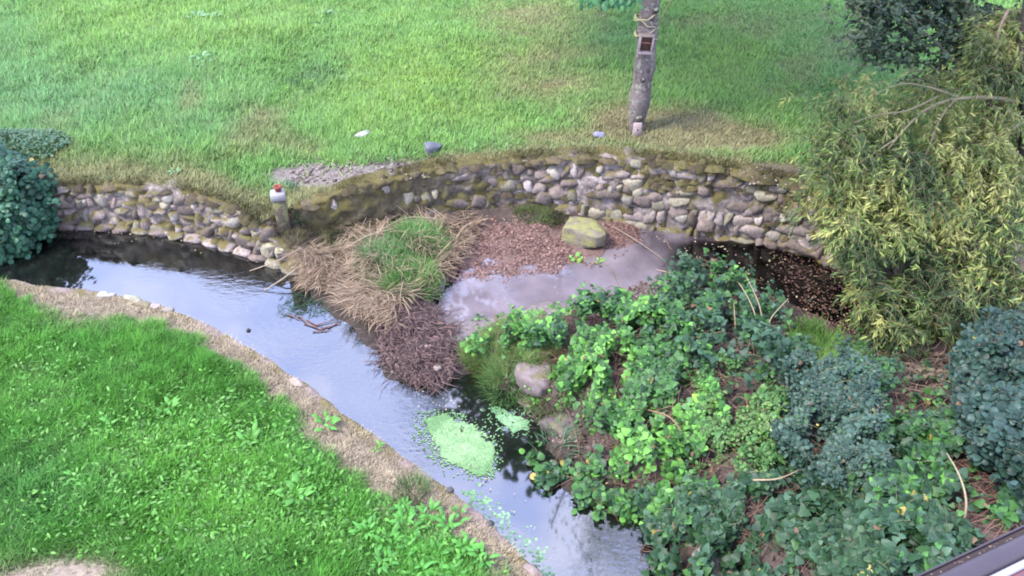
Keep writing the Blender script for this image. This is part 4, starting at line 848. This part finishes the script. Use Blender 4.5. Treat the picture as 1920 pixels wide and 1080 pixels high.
for k, (x, y) in enumerate([(755, 985), (800, 970), (840, 990), (770, 1030), (820, 1040), (870, 1030), (900, 1055), (730, 1020), (720, 1060), (790, 1075), (850, 1078), (760, 960), (690, 1000)]):
    rosette(x, y, 'near', 16, .12, 'bright green dock plant in the dense clump at the lower end of the near lawn', (.10, .33, .05), 'dock plants clumped at the near bank')

# ================================================================ IVY AND SHRUBS
def canopy(poly, n, base, amp, scale, seed, T, size, colfn, name, label, cat, parts=0, mt=M_leaf, tilt=.45, gap=.40, depth=.25, gaps=5.0, stems=60, stemcol=(.22, .13, .09), where=zlow, partname='leaf'):
    """leafy mound: leaves laid over a lumpy surface above the ground, bare stems in the gaps"""
    def offf(x, y): return base + amp * (noise(x, y, scale, seed) - .35)
    n = int(n * LNM); size *= LSZ
    P = scatter(poly, n, offf, 34); x, y = P[:, 0], P[:, 1]
    gn = noise(x, y, gaps, seed + 50, 2); e = .05; f0 = zlow(x, y, False) + offf(x, y)
    nx = -(zlow(x + e, y, False) + offf(x + e, y) - f0) / e; ny = -(zlow(x, y + e, False) + offf(x, y + e) - f0) / e
    k = gn + (R.rand(len(x)) - .5) * .18 > gap; P, nx, ny = P[k], nx[k], ny[k]; n = len(P); dz = R.rand(n) ** 1.6 * depth + .75 * base ** .5 * ss(.50 - noise(P[:, 0], P[:, 1], 5.5, seed + 9, 2), 0, .16); P[:, 2] -= dz
    nr = np.stack([nx * .6 + R.randn(n) * tilt, ny * .6 - .25 + R.randn(n) * tilt, np.ones(n)], 1); px, py, dep = proj(P)
    col = colfn(px, py, P, n); S = size * (.4 + .95 * R.rand(n)); az = R.rand(n) * 6.28
    c = P.mean(0); c[2] = float(zlow(c[0:1], c[1:2])[0]); t = empty(name, c, label=label, cat=cat)
    order = np.argsort(dz + .02 * dep); big = order[:parts]; rest = np.setdiff1d(np.arange(n), big)
    leafparts(T, partname, mt, P[big], nr[big], az[big], S[big] * 1.1, col[big], t, 10)
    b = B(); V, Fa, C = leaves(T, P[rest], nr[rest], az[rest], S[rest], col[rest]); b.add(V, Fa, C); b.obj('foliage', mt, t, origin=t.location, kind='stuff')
    ns = max(2, n // 90); bs = B(); bl = B(); Q = P[R.choice(n, ns, replace=False)]
    for q0 in Q:
        a = R.rand() * 6.28; L = .12 + .26 * R.rand() ** 1.5; d = np.array([math.cos(a) * .7, math.sin(a) * .7, .9]); m = 6; pts = [q0 + d * L * u - np.array([0, 0, .55 * L * u * u]) for u in np.linspace(0, 1, 6)]
        V, Fs = tube(pts, .003, .002, 3); bs.add(V, Fs, np.array([.16, .15, .07])); pts = np.array(pts) + R.randn(6, 3) * .012
        V, Fa, C = leaves(T, pts, np.stack([R.randn(m) * .5, R.randn(m) * .5, np.ones(m)], 1), R.rand(m) * 6.28, size * np.linspace(1, .5, m), colfn(0, 0, pts, m) * 1.15); bl.add(V, Fa, C)
    bs.obj('shoots', M_twig, t, origin=t.location, kind='stuff'); bl.obj('shoot_leaves', mt, t, origin=t.location, kind='stuff')
    if stems:
        b = B(); Q = scatter(poly, stems, lambda x, y: base * .3 + 0 * x)
        for q0 in Q:
            a = R.rand() * 6.28; L = .25 + .5 * R.rand(); pts = [q0]; 
            for s in range(5): a += R.randn() * .35; q0 = q0 + np.array([math.cos(a), math.sin(a), .0]) * L / 5; q0[2] = float(zlow(q0[0:1], q0[1:2])[0]) + (base * .55) * math.sin((s + 1) / 5 * 3) + .03; pts.append(q0.copy())
            V, Fs = tube(pts, .003 + .0035 * R.rand(), .002, 4); b.add(V, Fs, np.array(stemcol) * (.3 + .8 * R.rand()))
        b.obj('stems', M_twig, t, True, origin=t.location, kind='stuff')
    return t
def mixcol(cols, probs, patch=None):
    cols = np.array(cols); 
    def f(px, py, P, n):
        u = R.rand(n) * .55 + noise(P[:, 0], P[:, 1], 2.6, 303) * .9 - .22; cum = np.cumsum(probs); i = np.clip(np.searchsorted(cum, u), 0, len(cols) - 1)
        c = cols[i] * (.55 + .8 * R.rand(n))[:, None]; d = R.rand(n); c = np.where((d < .003)[:, None], np.array([.42, .34, .08]), c); return np.where((d > .995)[:, None], np.array([.22, .13, .07]), c)
    return f
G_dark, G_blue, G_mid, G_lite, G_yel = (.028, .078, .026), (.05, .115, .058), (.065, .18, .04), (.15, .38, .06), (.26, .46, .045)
LSZ, LNM = .78, 2.1
# brown litter under the ivy
def under():
    b = B(); P = scatter([(880, 640), (1060, 585), (1230, 520), (1300, 500), (1450, 560), (1600, 660), (1920, 640), (1920, 1080), (1250, 1080), (1215, 960), (1100, 930), (1000, 820), (960, 740)], 7000, .02); n = len(P)
    V, Fa, C = leaves(T_oval, P, np.stack([R.randn(n) * .5, R.randn(n) * .5, np.ones(n)], 1), R.rand(n) * 6.28, .03 + .04 * R.rand(n), lerp(np.array([.16, .09, .06]), np.array([.06, .035, .025]), R.rand(n)[:, None])); b.add(V, Fa, C)
    P = scatter([(1040, 640), (1300, 560), (1500, 640), (1700, 650), (1920, 700), (1920, 1080), (1300, 1080), (1200, 930), (1060, 880), (990, 760)], 1100, .03)
    for q0 in P:
        a = R.rand() * 6.28; L = .15 + .3 * R.rand(); pts = [q0 + np.array([math.cos(a), math.sin(a), .05 * math.sin(u * 3)]) * L * u for u in (0, .33, .66, 1)]
        V, Fs = tube(pts, .004, .0025, 3); b.add(V, Fs, np.array([.20, .125, .09]) * (.3 + .9 * R.rand()))
    b.obj('leaf_litter', M_litter, kind='stuff', label='brown dead stems and leaves lying under the ivy', cat='fallen leaves')
under()
canopy([(1010, 600), (1080, 575), (1180, 550), (1250, 560), (1330, 640), (1350, 760), (1300, 860), (1200, 840), (1150, 780), (1100, 740), (1060, 700), (1090, 640), (1040, 620), (880, 640), (930, 610)], 12000, .32, .40, 2.3, 5, T_ivy, .085, mixcol([G_blue, G_dark, G_mid, G_lite, G_yel], [.2, .08, .34, .30, .08]), 'ivy_bush', 'bright green ivy over the bank right of the grassy point', 'ivy', 300, gap=.385, stems=260)
canopy([(860, 625), (960, 590), (1080, 570), (1080, 592), (970, 612), (880, 640)], 700, .05, .06, 3, 9, T_round, .05, mixcol([G_mid, G_lite], [.5, .5]), 'creeping_plant', 'low green creeper along the near shore of the murky pool', 'plant', 60, gap=.3, stems=0)
canopy([(1000, 840), (1060, 845), (1120, 850), (1200, 840), (1280, 880), (1320, 930), (1300, 960), (1240, 985), (1150, 965), (1080, 945), (1020, 890)], 3800, .15, .22, 3, 15, T_round, .085, mixcol([G_blue, G_dark, G_mid, G_lite], [.25, .2, .35, .2]), 'ivy_bush', 'round leaved green ivy hanging over the dark water edge', 'ivy', 300, gap=.36, stems=50)
canopy([(980, 745), (1050, 735), (1110, 690), (1130, 700), (1060, 760), (1000, 770)], 500, .06, .08, 3, 19, T_round, .05, mixcol([G_mid, G_lite], [.5, .5]), 'creeping_plant', 'thin green creeper crossing above the dark stone slab', 'plant', 60, gap=.3, stems=0)
canopy([(1230, 530), (1260, 490), (1330, 470), (1400, 520), (1470, 560), (1520, 620), (1520, 690), (1400, 700), (1330, 650), (1240, 580)], 3200, .30, .42, 2.6, 23, T_ivy, .085, mixcol([G_dark, G_blue, G_mid, G_lite], [.2, .42, .28, .12]), 'leafy_shrub', 'blue green leafy shrub with bare stems beside the pool', 'shrub', 300, gap=.42, stems=60, stemcol=(.3, .2, .13), depth=.35)
canopy([(1330, 680), (1450, 690), (1500, 740), (1480, 860), (1400, 880), (1300, 860), (1290, 760)], 3600, .22, .25, 3, 29, T_oval, .06, mixcol([G_mid, (.13, .24, .06), G_lite, (.24, .32, .12)], [.45, .35, .12, .08]), 'leafy_shrub', 'small leaved yellowish green shrub in the middle of the ivy', 'shrub', 150, gap=.40, stems=70, stemcol=(.26, .17, .1))
canopy([(1500, 665), (1580, 650), (1640, 690), (1670, 760), (1660, 850), (1610, 900), (1540, 880), (1480, 820), (1470, 720)], 9000, .42, .34, 1.9, 31, T_oval, .062, mixcol([(.03, .075, .042), (.05, .10, .068), (.068, .13, .09), (.055, .14, .055)], [.28, .34, .22, .16]), 'blue_green_shrub', 'dense blue green small leaved shrub rising from the ivy', 'shrub', 300, gap=.25, stems=30, depth=.3)
canopy([(1190, 940), (1300, 890), (1420, 880), (1600, 880), (1720, 850), (1780, 900), (1820, 980), (1760, 1090), (1500, 1110), (1320, 1110), (1330, 1020), (1250, 1080), (1215, 1000)], 11000, .22, .34, 2.2, 37, T_ivy, .095, mixcol([G_dark, G_dark, G_blue, G_mid, G_lite], [.3, .2, .24, .22, .04]), 'ivy_bush', 'dark green large leaved ivy filling the lower right bank, shade put into its leaf colour', 'ivy', 300, gap=.375, stems=200)  # old ivy's dark green, deepened further to stand in for house shade
canopy([(1560, 640), (1640, 640), (1700, 700), (1640, 740), (1560, 690)], 1500, .2, .2, 3, 41, T_oval, .07, mixcol([G_blue, G_mid, G_lite], [.35, .35, .3]), 'leafy_shrub', 'fresh green low shrub between pool and blue green shrub', 'shrub', 120, gap=.36, stems=20)
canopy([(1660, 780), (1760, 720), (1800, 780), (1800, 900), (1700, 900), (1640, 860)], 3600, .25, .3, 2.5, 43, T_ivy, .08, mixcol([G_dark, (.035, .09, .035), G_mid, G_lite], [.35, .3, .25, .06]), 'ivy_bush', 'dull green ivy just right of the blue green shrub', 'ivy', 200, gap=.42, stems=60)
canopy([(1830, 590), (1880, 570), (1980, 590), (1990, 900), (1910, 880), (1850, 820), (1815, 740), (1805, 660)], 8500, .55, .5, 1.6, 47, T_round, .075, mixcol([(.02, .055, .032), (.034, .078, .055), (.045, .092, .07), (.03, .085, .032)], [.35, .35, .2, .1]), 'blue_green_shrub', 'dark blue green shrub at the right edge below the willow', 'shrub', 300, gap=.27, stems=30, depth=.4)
canopy([(1640, 640), (1780, 660), (1800, 740), (1740, 740), (1660, 720)], 900, .12, .15, 3, 53, T_ivy, .06, mixcol([G_dark, (.16, .12, .07), G_mid], [.4, .3, .3]), 'bramble_patch', 'thin brownish bramble patch between willow and dull ivy', 'bramble', 60, gap=.48, stems=160, stemcol=(.28, .2, .14))
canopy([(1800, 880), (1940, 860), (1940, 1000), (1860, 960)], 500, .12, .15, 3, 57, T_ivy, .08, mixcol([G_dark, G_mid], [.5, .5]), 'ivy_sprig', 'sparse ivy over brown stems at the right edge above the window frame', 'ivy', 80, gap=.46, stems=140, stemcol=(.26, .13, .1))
canopy([(1060, 490), (1110, 480), (1130, 500), (1090, 505)], 60, .06, .03, 3, 59, T_round, .07, mixcol([G_lite, G_yel], [.5, .5]), 'creeping_plant', 'small bright green sprig in front of the mossy block', 'plant', 40, gap=.0, stems=0)
# tall bare stems in the shrub by the pool
for k, (pts, lab) in enumerate((([(1425, 655, 0), (1420, 600, .35), (1405, 560, .5), (1385, 530, .6)], 'tall bare tan stem, leftmost curve in the shrub by the pool'), ([(1432, 660, 0), (1430, 600, .35), (1425, 570, .5), (1400, 520, .7)], 'tall bare tan stem curving over the shrub by the pool'), ([(1380, 650, 0), (1378, 600, .3), (1376, 570, .4)], 'short straight bare stem left in the shrub by the pool'), ([(1440, 660, 0), (1440, 600, .4), (1478, 560, .55)], 'bare stem leaning right in the shrub by the pool'), ([(1300, 545, 0), (1270, 515, .15), (1230, 505, .2)], 'arched bare twig hanging over the pool edge'), ([(1200, 765, .2), (1260, 780, .35), (1290, 830, .3)], 'curved red brown stem across the bright ivy'), ([(1805, 985, .1), (1815, 940, .35), (1800, 890, .5), (1775, 850, .5)], 'long pale tendril curving through ivy near the window frame'), ([(1380, 900, .2), (1460, 900, .35), (1500, 880, .3)], 'pale stem lying across the lower ivy'))):
    stick([Ul(a, b_, o) for a, b_, o in pts], .011, .005, 'bare_stem', lab, (.33, .25, .15) if k != 5 else (.28, .15, .1), 'stem', 'bare stems rising from the bushes')
# left shrub over the wall
def left_shrub():
    c = Uf(-20, 330); t = empty('ivy_bush', c, label='dark green ivy tumbling over the wall at the left edge', cat='ivy'); P = []; Nn = []
    for (px, py, Y, r, n) in ((-10, 320, 10.6, .50, 900), (30, 345, 10.2, .42, 900), (20, 395, 9.95, .40, 900), (-20, 430, 9.7, .42, 800), (60, 400, 10.0, .30, 600), (75, 345, 10.3, .20, 300), (-60, 380, 10, .6, 900), (38, 450, 9.65, .16, 220), (82, 425, 9.9, .14, 160), (-90, 300, 10.8, .7, 700), (10, 465, 9.55, .1, 90), (44, 474, 9.55, .07, 60)):
        q = UY(px, py, Y); u = R.randn(n, 3); u /= np.linalg.norm(u, axis=1)[:, None]; u[:, 1] -= .2; rr = r * (.62 + .45 * R.rand(n)) * (.6 + .8 * noise(u[:, 0] * 3 + px, u[:, 2] * 3 + u[:, 1] * 2, 1.8, 3)); P.append(q + u * rr[:, None]); Nn.append(u)
    for k in range(95):
        i = R.randint(5); q = P[i][R.randint(len(P[i]))]; u = Nn[i][0] * 0 + R.randn(3); u[1] = -abs(u[1]) * .4; u /= np.linalg.norm(u); L = .15 + .25 * R.rand(); m = 7; tt = np.linspace(.2, 1, m)[:, None]
        P.append(q + u * L * tt - np.array([0, 0, .28]) * tt ** 2 * L * 2 + R.randn(m, 3) * .02); Nn.append(np.tile(u, (m, 1)))
    P = np.concatenate(P); nr = np.concatenate(Nn) * .7 + [0, -.25, .7] + R.randn(len(P), 3) * .35; n = len(P); S = .055 + .04 * R.rand(n)
    col = mixcol([(.015, .07, .033), (.03, .11, .055), (.045, .15, .07), (.09, .22, .10)], [.3, .35, .25, .1])(0, 0, P, n); az = R.rand(n) * 6.28
    order = np.argsort(P[:, 1] - P[:, 2]); vis = proj(P)[0][order] > 0; big = order[vis][:260]; rest = np.setdiff1d(np.arange(n), big)
    leafparts(T_round, 'leaf', M_leaf, P[big], nr[big], az[big], S[big], col[big], t, 8); b = B(); V, Fa, C = leaves(T_round, P[rest], nr[rest], az[rest], S[rest], col[rest]); b.add(V, Fa, C); b.obj('foliage', M_leaf, t, origin=t.location, kind='stuff')
    # grey green bramble behind it
    c = Uf(40, 285); t = empty('bramble_patch', c, label='grey green bramble on the lawn behind the left ivy', cat='bramble'); P = []
    n = 2600; a = R.rand(n) * 6.28; r = np.sqrt(R.rand(n)); P = np.stack([c[0] - .3 + 1.1 * r * np.cos(a), c[1] + .6 * r * np.sin(a), np.zeros(n)], 1); P[:, 2] = zfar(P[:, 0], P[:, 1]) + .05 + .22 * R.rand(n) * (1 - r) + .1 * noise(P[:, 0], P[:, 1], 4, 2)
    b = B(); V, Fa, C = leaves(T_oval, P, np.stack([R.randn(n) * .5, R.randn(n) * .5, np.ones(n)], 1), R.rand(n) * 6.28, .035 + .04 * R.rand(n), lerp(np.array([.06, .16, .08]), np.array([.10, .18, .08]), R.rand(n)[:, None])); b.add(V, Fa, C); b.obj('foliage', M_leaf, t, origin=t.location, kind='stuff')
left_shrub()

# ================================================================ WILLOW and the tree behind it
def limb(b, pts, r0, r1, col, n=14, jit=.12):
    q = smoothline([UY(*p) for p in pts], n); V, Fs = tube(q, r0, r1, 8, jit); b.add(V, Fs, np.array(col)); return q
wb = UY(1965, 560, 8.4); wt = empty('willow_tree', wb, label='willow with yellowish narrow leaves drooping over the pool at the right', cat='tree')
b = B(); limb(b, [(1965, 560, 8.4), (1945, 400, 8.9), (1925, 300, 9.3), (1935, 200, 9.7), (1915, 110, 10.0), (1935, 10, 10.2), (1950, -120, 10.5)], .15, .09, (.06, .045, .04), 26); b.obj('trunk', M_twig, wt, True, origin=wb)
for pts, r0, r1, c in (([(1905, 190, 9.7), (1850, 180, 9.5), (1800, 184, 9.35), (1745, 192, 9.2), (1695, 240, 9.0), (1665, 280, 8.8)], .032, .010, (.20, .17, .09)), ([(1800, 184, 9.35), (1750, 165, 9.25), (1690, 152, 9.2), (1640, 178, 9.1)], .014, .006, (.20, .17, .09)),
                       ([(1790, 188, 9.3), (1760, 205, 9.2), (1748, 270, 9.0), (1715, 330, 8.85), (1690, 385, 8.7), (1688, 450, 8.5), (1690, 490, 8.4)], .017, .007, (.20, .17, .09)), ([(1895, 180, 9.9), (1840, 150, 10.2), (1800, 125, 10.4), (1765, 90, 10.6), (1740, 62, 10.8), (1690, 35, 11)], .035, .010, (.06, .065, .045)),
                       ([(1925, 225, 9.4), (1870, 255, 9.1), (1830, 285, 9.0), (1790, 320, 8.8), (1740, 345, 8.7)], .020, .007, (.28, .23, .14)), ([(1915, 240, 9.5), (1880, 225, 9.6), (1852, 195, 9.7), (1845, 165, 9.9)], .035, .02, (.09, .06, .05)), ([(1760, 180, 9.3), (1700, 210, 9.1), (1640, 215, 9.0), (1600, 230, 8.9)], .013, .005, (.20, .17, .09)),
                       ([(1680, 260, 8.9), (1620, 300, 8.7), (1570, 330, 8.6), (1530, 330, 8.6)], .010, .004, (.26, .22, .12)), ([(1940, 420, 8.8), (1880, 400, 8.5), (1820, 420, 8.3), (1760, 470, 8.1)], .022, .006, (.22, .17, .11)), ([(1950, 500, 8.5), (1900, 490, 8.2), (1850, 540, 7.9)], .02, .006, (.2, .16, .1)),
                       ([(1935, 370, 9), (1860, 350, 8.8), (1790, 380, 8.6), (1720, 430, 8.4), (1650, 500, 8.2), (1620, 560, 8.0)], .02, .005, (.24, .19, .12)), ([(1890, 20, 10.2), (1870, 60, 10.0), (1868, 130, 9.8)], .02, .008, (.2, .14, .1))):
    b = B(); limb(b, pts, r0, r1, c); b.obj('branch', M_twig, wt, True, origin=wb)
def hang(polys, Yfn, name_parts, t, T, mt, size, cols, parts, twcol, droop=.5, spread=.6, thr=.36):
    bt = B(); Ps = []; Ds = []; Ns = []
    for poly, ntw, nl in polys:
        p = np.array(poly); lo, hi = p.min(0) - 25, p.max(0) + 25; k = 0
        while k < ntw:
            px, py = R.uniform(lo[0], hi[0]), R.uniform(lo[1], hi[1])
            if not inpoly(np.array([px + R.randn() * 13]), np.array([py + R.randn() * 13]), poly)[0]: continue
            if noise(np.array([px]), np.array([py]), 1 / 45., 66, 2)[0] + (R.rand() - .5) * .2 < thr: k += .25; continue
            k += 1; st = UY(px, py, Yfn(px, py) + R.randn() * .28); a = R.rand() * 6.28; L = .18 + .22 * R.rand(); d = np.array([math.cos(a) * spread, math.sin(a) * spread, .25])
            pts = [st]; q = st.copy()
            for s in range(5): d = d + [0, 0, -droop * .5]; dd = d / np.linalg.norm(d); q = q + dd * L / 5; pts.append(q.copy())
            V, Fs = tube(pts, .0035, .002, 3); bt.add(V, Fs, np.array(twcol)); pts = np.array(pts)
            for i in range(nl):
                u = (i + .5) / nl * 5; j = int(min(u, 4)); b0 = pts[j] + (pts[j + 1] - pts[j]) * (u - j); tg = pts[j + 1] - pts[j]; tg /= np.linalg.norm(tg)
                sd_ = R.randn(3); sd_ -= tg * (sd_ @ tg); sd_ /= np.linalg.norm(sd_) + 1e-6; Ps.append(b0); Ds.append(tg * .6 + sd_ * .7 + [0, 0, -.25]); Ns.append([R.randn() * .4, -.4 + R.randn() * .4, 1])
    P, D, Nn = np.array(Ps), np.array(Ds), np.array(Ns); n = len(P); cn = noise(P[:, 0], P[:, 2] * 1.5, 2.2, 88); cols = np.array(cols)
    i = np.clip(((cn - .25) * 2 * len(cols) + R.randn(n) * .9).astype(int), 0, len(cols) - 1); col = cols[i] * (.55 + .7 * R.rand(n))[:, None]; S = size * (.6 + .7 * R.rand(n))
    order = np.argsort(np.linalg.norm(P - [0, 0, 6], axis=1) + R.rand(n) * 1.2); big = order[:parts]; rest = order[parts:]; o = np.array(t.location)
    if parts: leafparts(T, 'leaf', mt, P[big], Nn[big], 0, S[big], col[big], t, 8, ydir=D[big])
    b = B(); V, Fa, C = leaves(T, P[rest], Nn[rest], 0, S[rest], col[rest], ydir=D[rest]); b.add(V, Fa, C); 
    if t.name.startswith('willow'):
        for k in range(260):
            c = np.array([3.7, 8.6, 4.6]) + R.randn(3) * [1.0, .8, .6] if k < 200 else np.array([1.95, 8.8, 4.9]) + R.randn(3) * [.38, .6, .4]; q = c + R.randn(40, 3) * [.16, .16, .35]; py_ = proj(q)[1]; q = q[(py_ < -25) & (q[:, 2] > 3.0)]; m = len(q)  # smaller second lobe is added above the frame to darken the stream's reflection
            if m: V, Fa, C = leaves(T, q, np.tile([0, -.4, 1.], (m, 1)), 0, size * 1.5 * (.7 + .6 * R.rand(m)), cols[R.randint(0, 3, m)] * .9, ydir=np.stack([R.randn(m) * .4, R.randn(m) * .4, -np.ones(m)], 1)); b.add(V, Fa, C)
    b.obj('crown', mt, t, origin=o, kind='stuff'); bt.obj('twigs', M_twig, t, origin=o, kind='stuff')
Yw = lambda px, py: 9.6 - (py - 200) * .0052 + .001 * (px - 1700)
T_will = (T_lance[0] * [1.35, 1, 1], T_lance[1])
hang([([(1530, 175), (1600, 190), (1590, 260), (1560, 250), (1500, 180)], 55, 9), ([(1600, 250), (1690, 260), (1720, 330), (1700, 450), (1700, 540), (1640, 520), (1600, 480), (1570, 440), (1560, 380), (1530, 330), (1510, 270)], 1900, 13),
      ([(1690, 280), (1920, 230), (1930, 560), (1850, 560), (1790, 600), (1740, 640), (1690, 620), (1700, 500)], 3300, 13), ([(1600, 520), (1700, 520), (1730, 640), (1680, 680), (1620, 590)], 420, 12), ([(1560, 160), (1930, 120), (1930, 260), (1700, 260), (1580, 230)], 620, 10), ([(1510, 340), (1570, 380), (1560, 450), (1500, 400)], 60, 9), ([(1830, 60), (1930, 0), (1930, 240), (1860, 200)], 1200, 10)],
     Yw, 'leaf', wt, T_will, M_willow, .088, [(.06, .105, .035), (.11, .18, .05), (.19, .27, .065), (.30, .37, .09), (.44, .45, .13)], 300, (.22, .17, .09))
db = UY(1990, 300, 11.6); dt = empty('olive_tree', db, label='tree with small dark olive leaves at the top right, behind the willow', cat='tree')
b = B(); limb(b, [(2010, 330, 11.4), (1995, 200, 11.5), (1980, 80, 11.7), (1960, -60, 11.9)], .14, .08, (.1, .08, .065), 18); b.obj('trunk', M_bark, dt, True, origin=db)
for pts in ([(1985, 100, 11.7), (1900, 60, 11.5), (1800, 50, 11.4), (1700, 80, 11.3), (1640, 100, 11.2)], [(1970, 0, 11.8), (1850, -30, 11.6), (1720, 0, 11.5), (1640, 20, 11.4)], [(1985, 120, 11.6), (1900, 130, 11.3), (1820, 100, 11.2)]):
    b = B(); limb(b, pts, .035, .008, (.08, .07, .05)); b.obj('branch', M_twig, dt, True, origin=db)
T_small = (T_oval[0] * [1, 1, 1], T_oval[1])
hang([([(1680, -40), (1960, -40), (1960, 170), (1800, 110)], 500, 12), ([(1600, -40), (1960, -40), (1960, 150), (1880, 160), (1850, 110), (1790, 120), (1770, 160), (1690, 150), (1640, 130), (1590, 60)], 900, 12), ([(1540, 0), (1640, 0), (1640, 120)], 40, 8)], lambda px, py: 11.4 - (py) * .004, 'leaf', dt, T_small, M_leaf, .065, [(.04, .08, .045), (.045, .09, .045), (.07, .12, .055), (.12, .17, .08)], 200, (.14, .11, .07), .3, .9, .44)

# ================================================================ WINDOW FRAME at the lower right
def frame():
    # a bar close below the window: two points on its outer edge
    a = UY(1690, 1092, .50); d0 = UY(1945, 972, .62); d0[2] = a[2]; 
    ray2 = ray(1945, 972); d0 = np.array([0, 0, CH]) + ray2 * ((a[2] - CH) / ray2[2])
    t = empty('window_frame', a, label='brown window frame with a drainage groove and varnished wood across the lower right corner', cat='window frame')
    u = d0 - a; L = np.linalg.norm(u); u /= L; v = np.array([u[1], -u[0], 0]); v *= -1 if v[1] > 0 else 1     # v: towards the building
    s = 1.0
    dirty = M_fr
    def strip(name, prof, mt, col):
        b = B(); P = []
        for e in (-.5, .9):
            for o, z in prof: P.append(a + u * e + v * o + np.array([0, 0, z]))
        m = len(prof); Fq = np.array([[i, i + 1, m + i + 1, m + i] for i in range(m - 1)]); b.add(P, Fq, np.array(col)); return b.obj(name, mt, t, True, origin=t.location)
    strip('outer_lip', [(0, -.02), (0, .0), (.0008, .0015), (.0022, .0015), (.0025, 0), (.0025, -.004)], M_fr, (.09, .07, .075))
    strip('drainage_groove', [(.0025, -.004), (.004, -.005), (.0075, -.005), (.008, -.002)], M_groove, (.07, .04, .035))
    strip('brown_bar', [(.008, -.003), (.0085, .000), (.011, .003), (.016, .0045), (.022, .0045), (.027, .003), (.030, -.001), (.031, -.006)], M_fr, (.1, .07, .08))
    strip('white_seal', [(.031, -.006), (.032, -.003), (.034, -.001), (.037, -.001), (.039, -.003), (.040, -.006)], M_seal, (.6, .6, .7))
    strip('varnished_sill', [(.040, -.006), (.045, -.0035), (.12, -.0035), (.125, -.02)], M_wood, (.2, .06, .035))
    b = B()
    for k in range(60):
        c = a + u * (R.rand() * .45 - .05) + v * (.004 + .003 * R.rand()) + [0, 0, -.0045]; th = R.rand() * 6; V = [c + .0012 * np.array([math.cos(th + i * 1.57), math.sin(th + i * 1.57), 0]) * (.5 + R.rand()) + [0, 0, .0006 * (i % 2)] for i in range(4)]; b.add(V, np.array([[0, 1, 2, 3]]), np.array([.2, .14, .12]) * (.4 + 1.5 * R.rand()))
    b.obj('grit', M_litter, t, origin=t.location, kind='stuff')
M_fr = plain('brown_plastic', (.026, .018, .021), .45, .4); M_groove = plain('groove_dirt', (.022, .013, .011), .8); M_seal = plain('white_seal', (.22, .22, .26), .25, .5); M_wood = plain('varnished_wood', (.06, .012, .008), .25, .5, .3)
frame()
print('objects', len(bpy.data.objects), 'tris', sum(len(o.data.polygons) for o in bpy.data.objects if o.type == 'MESH'))
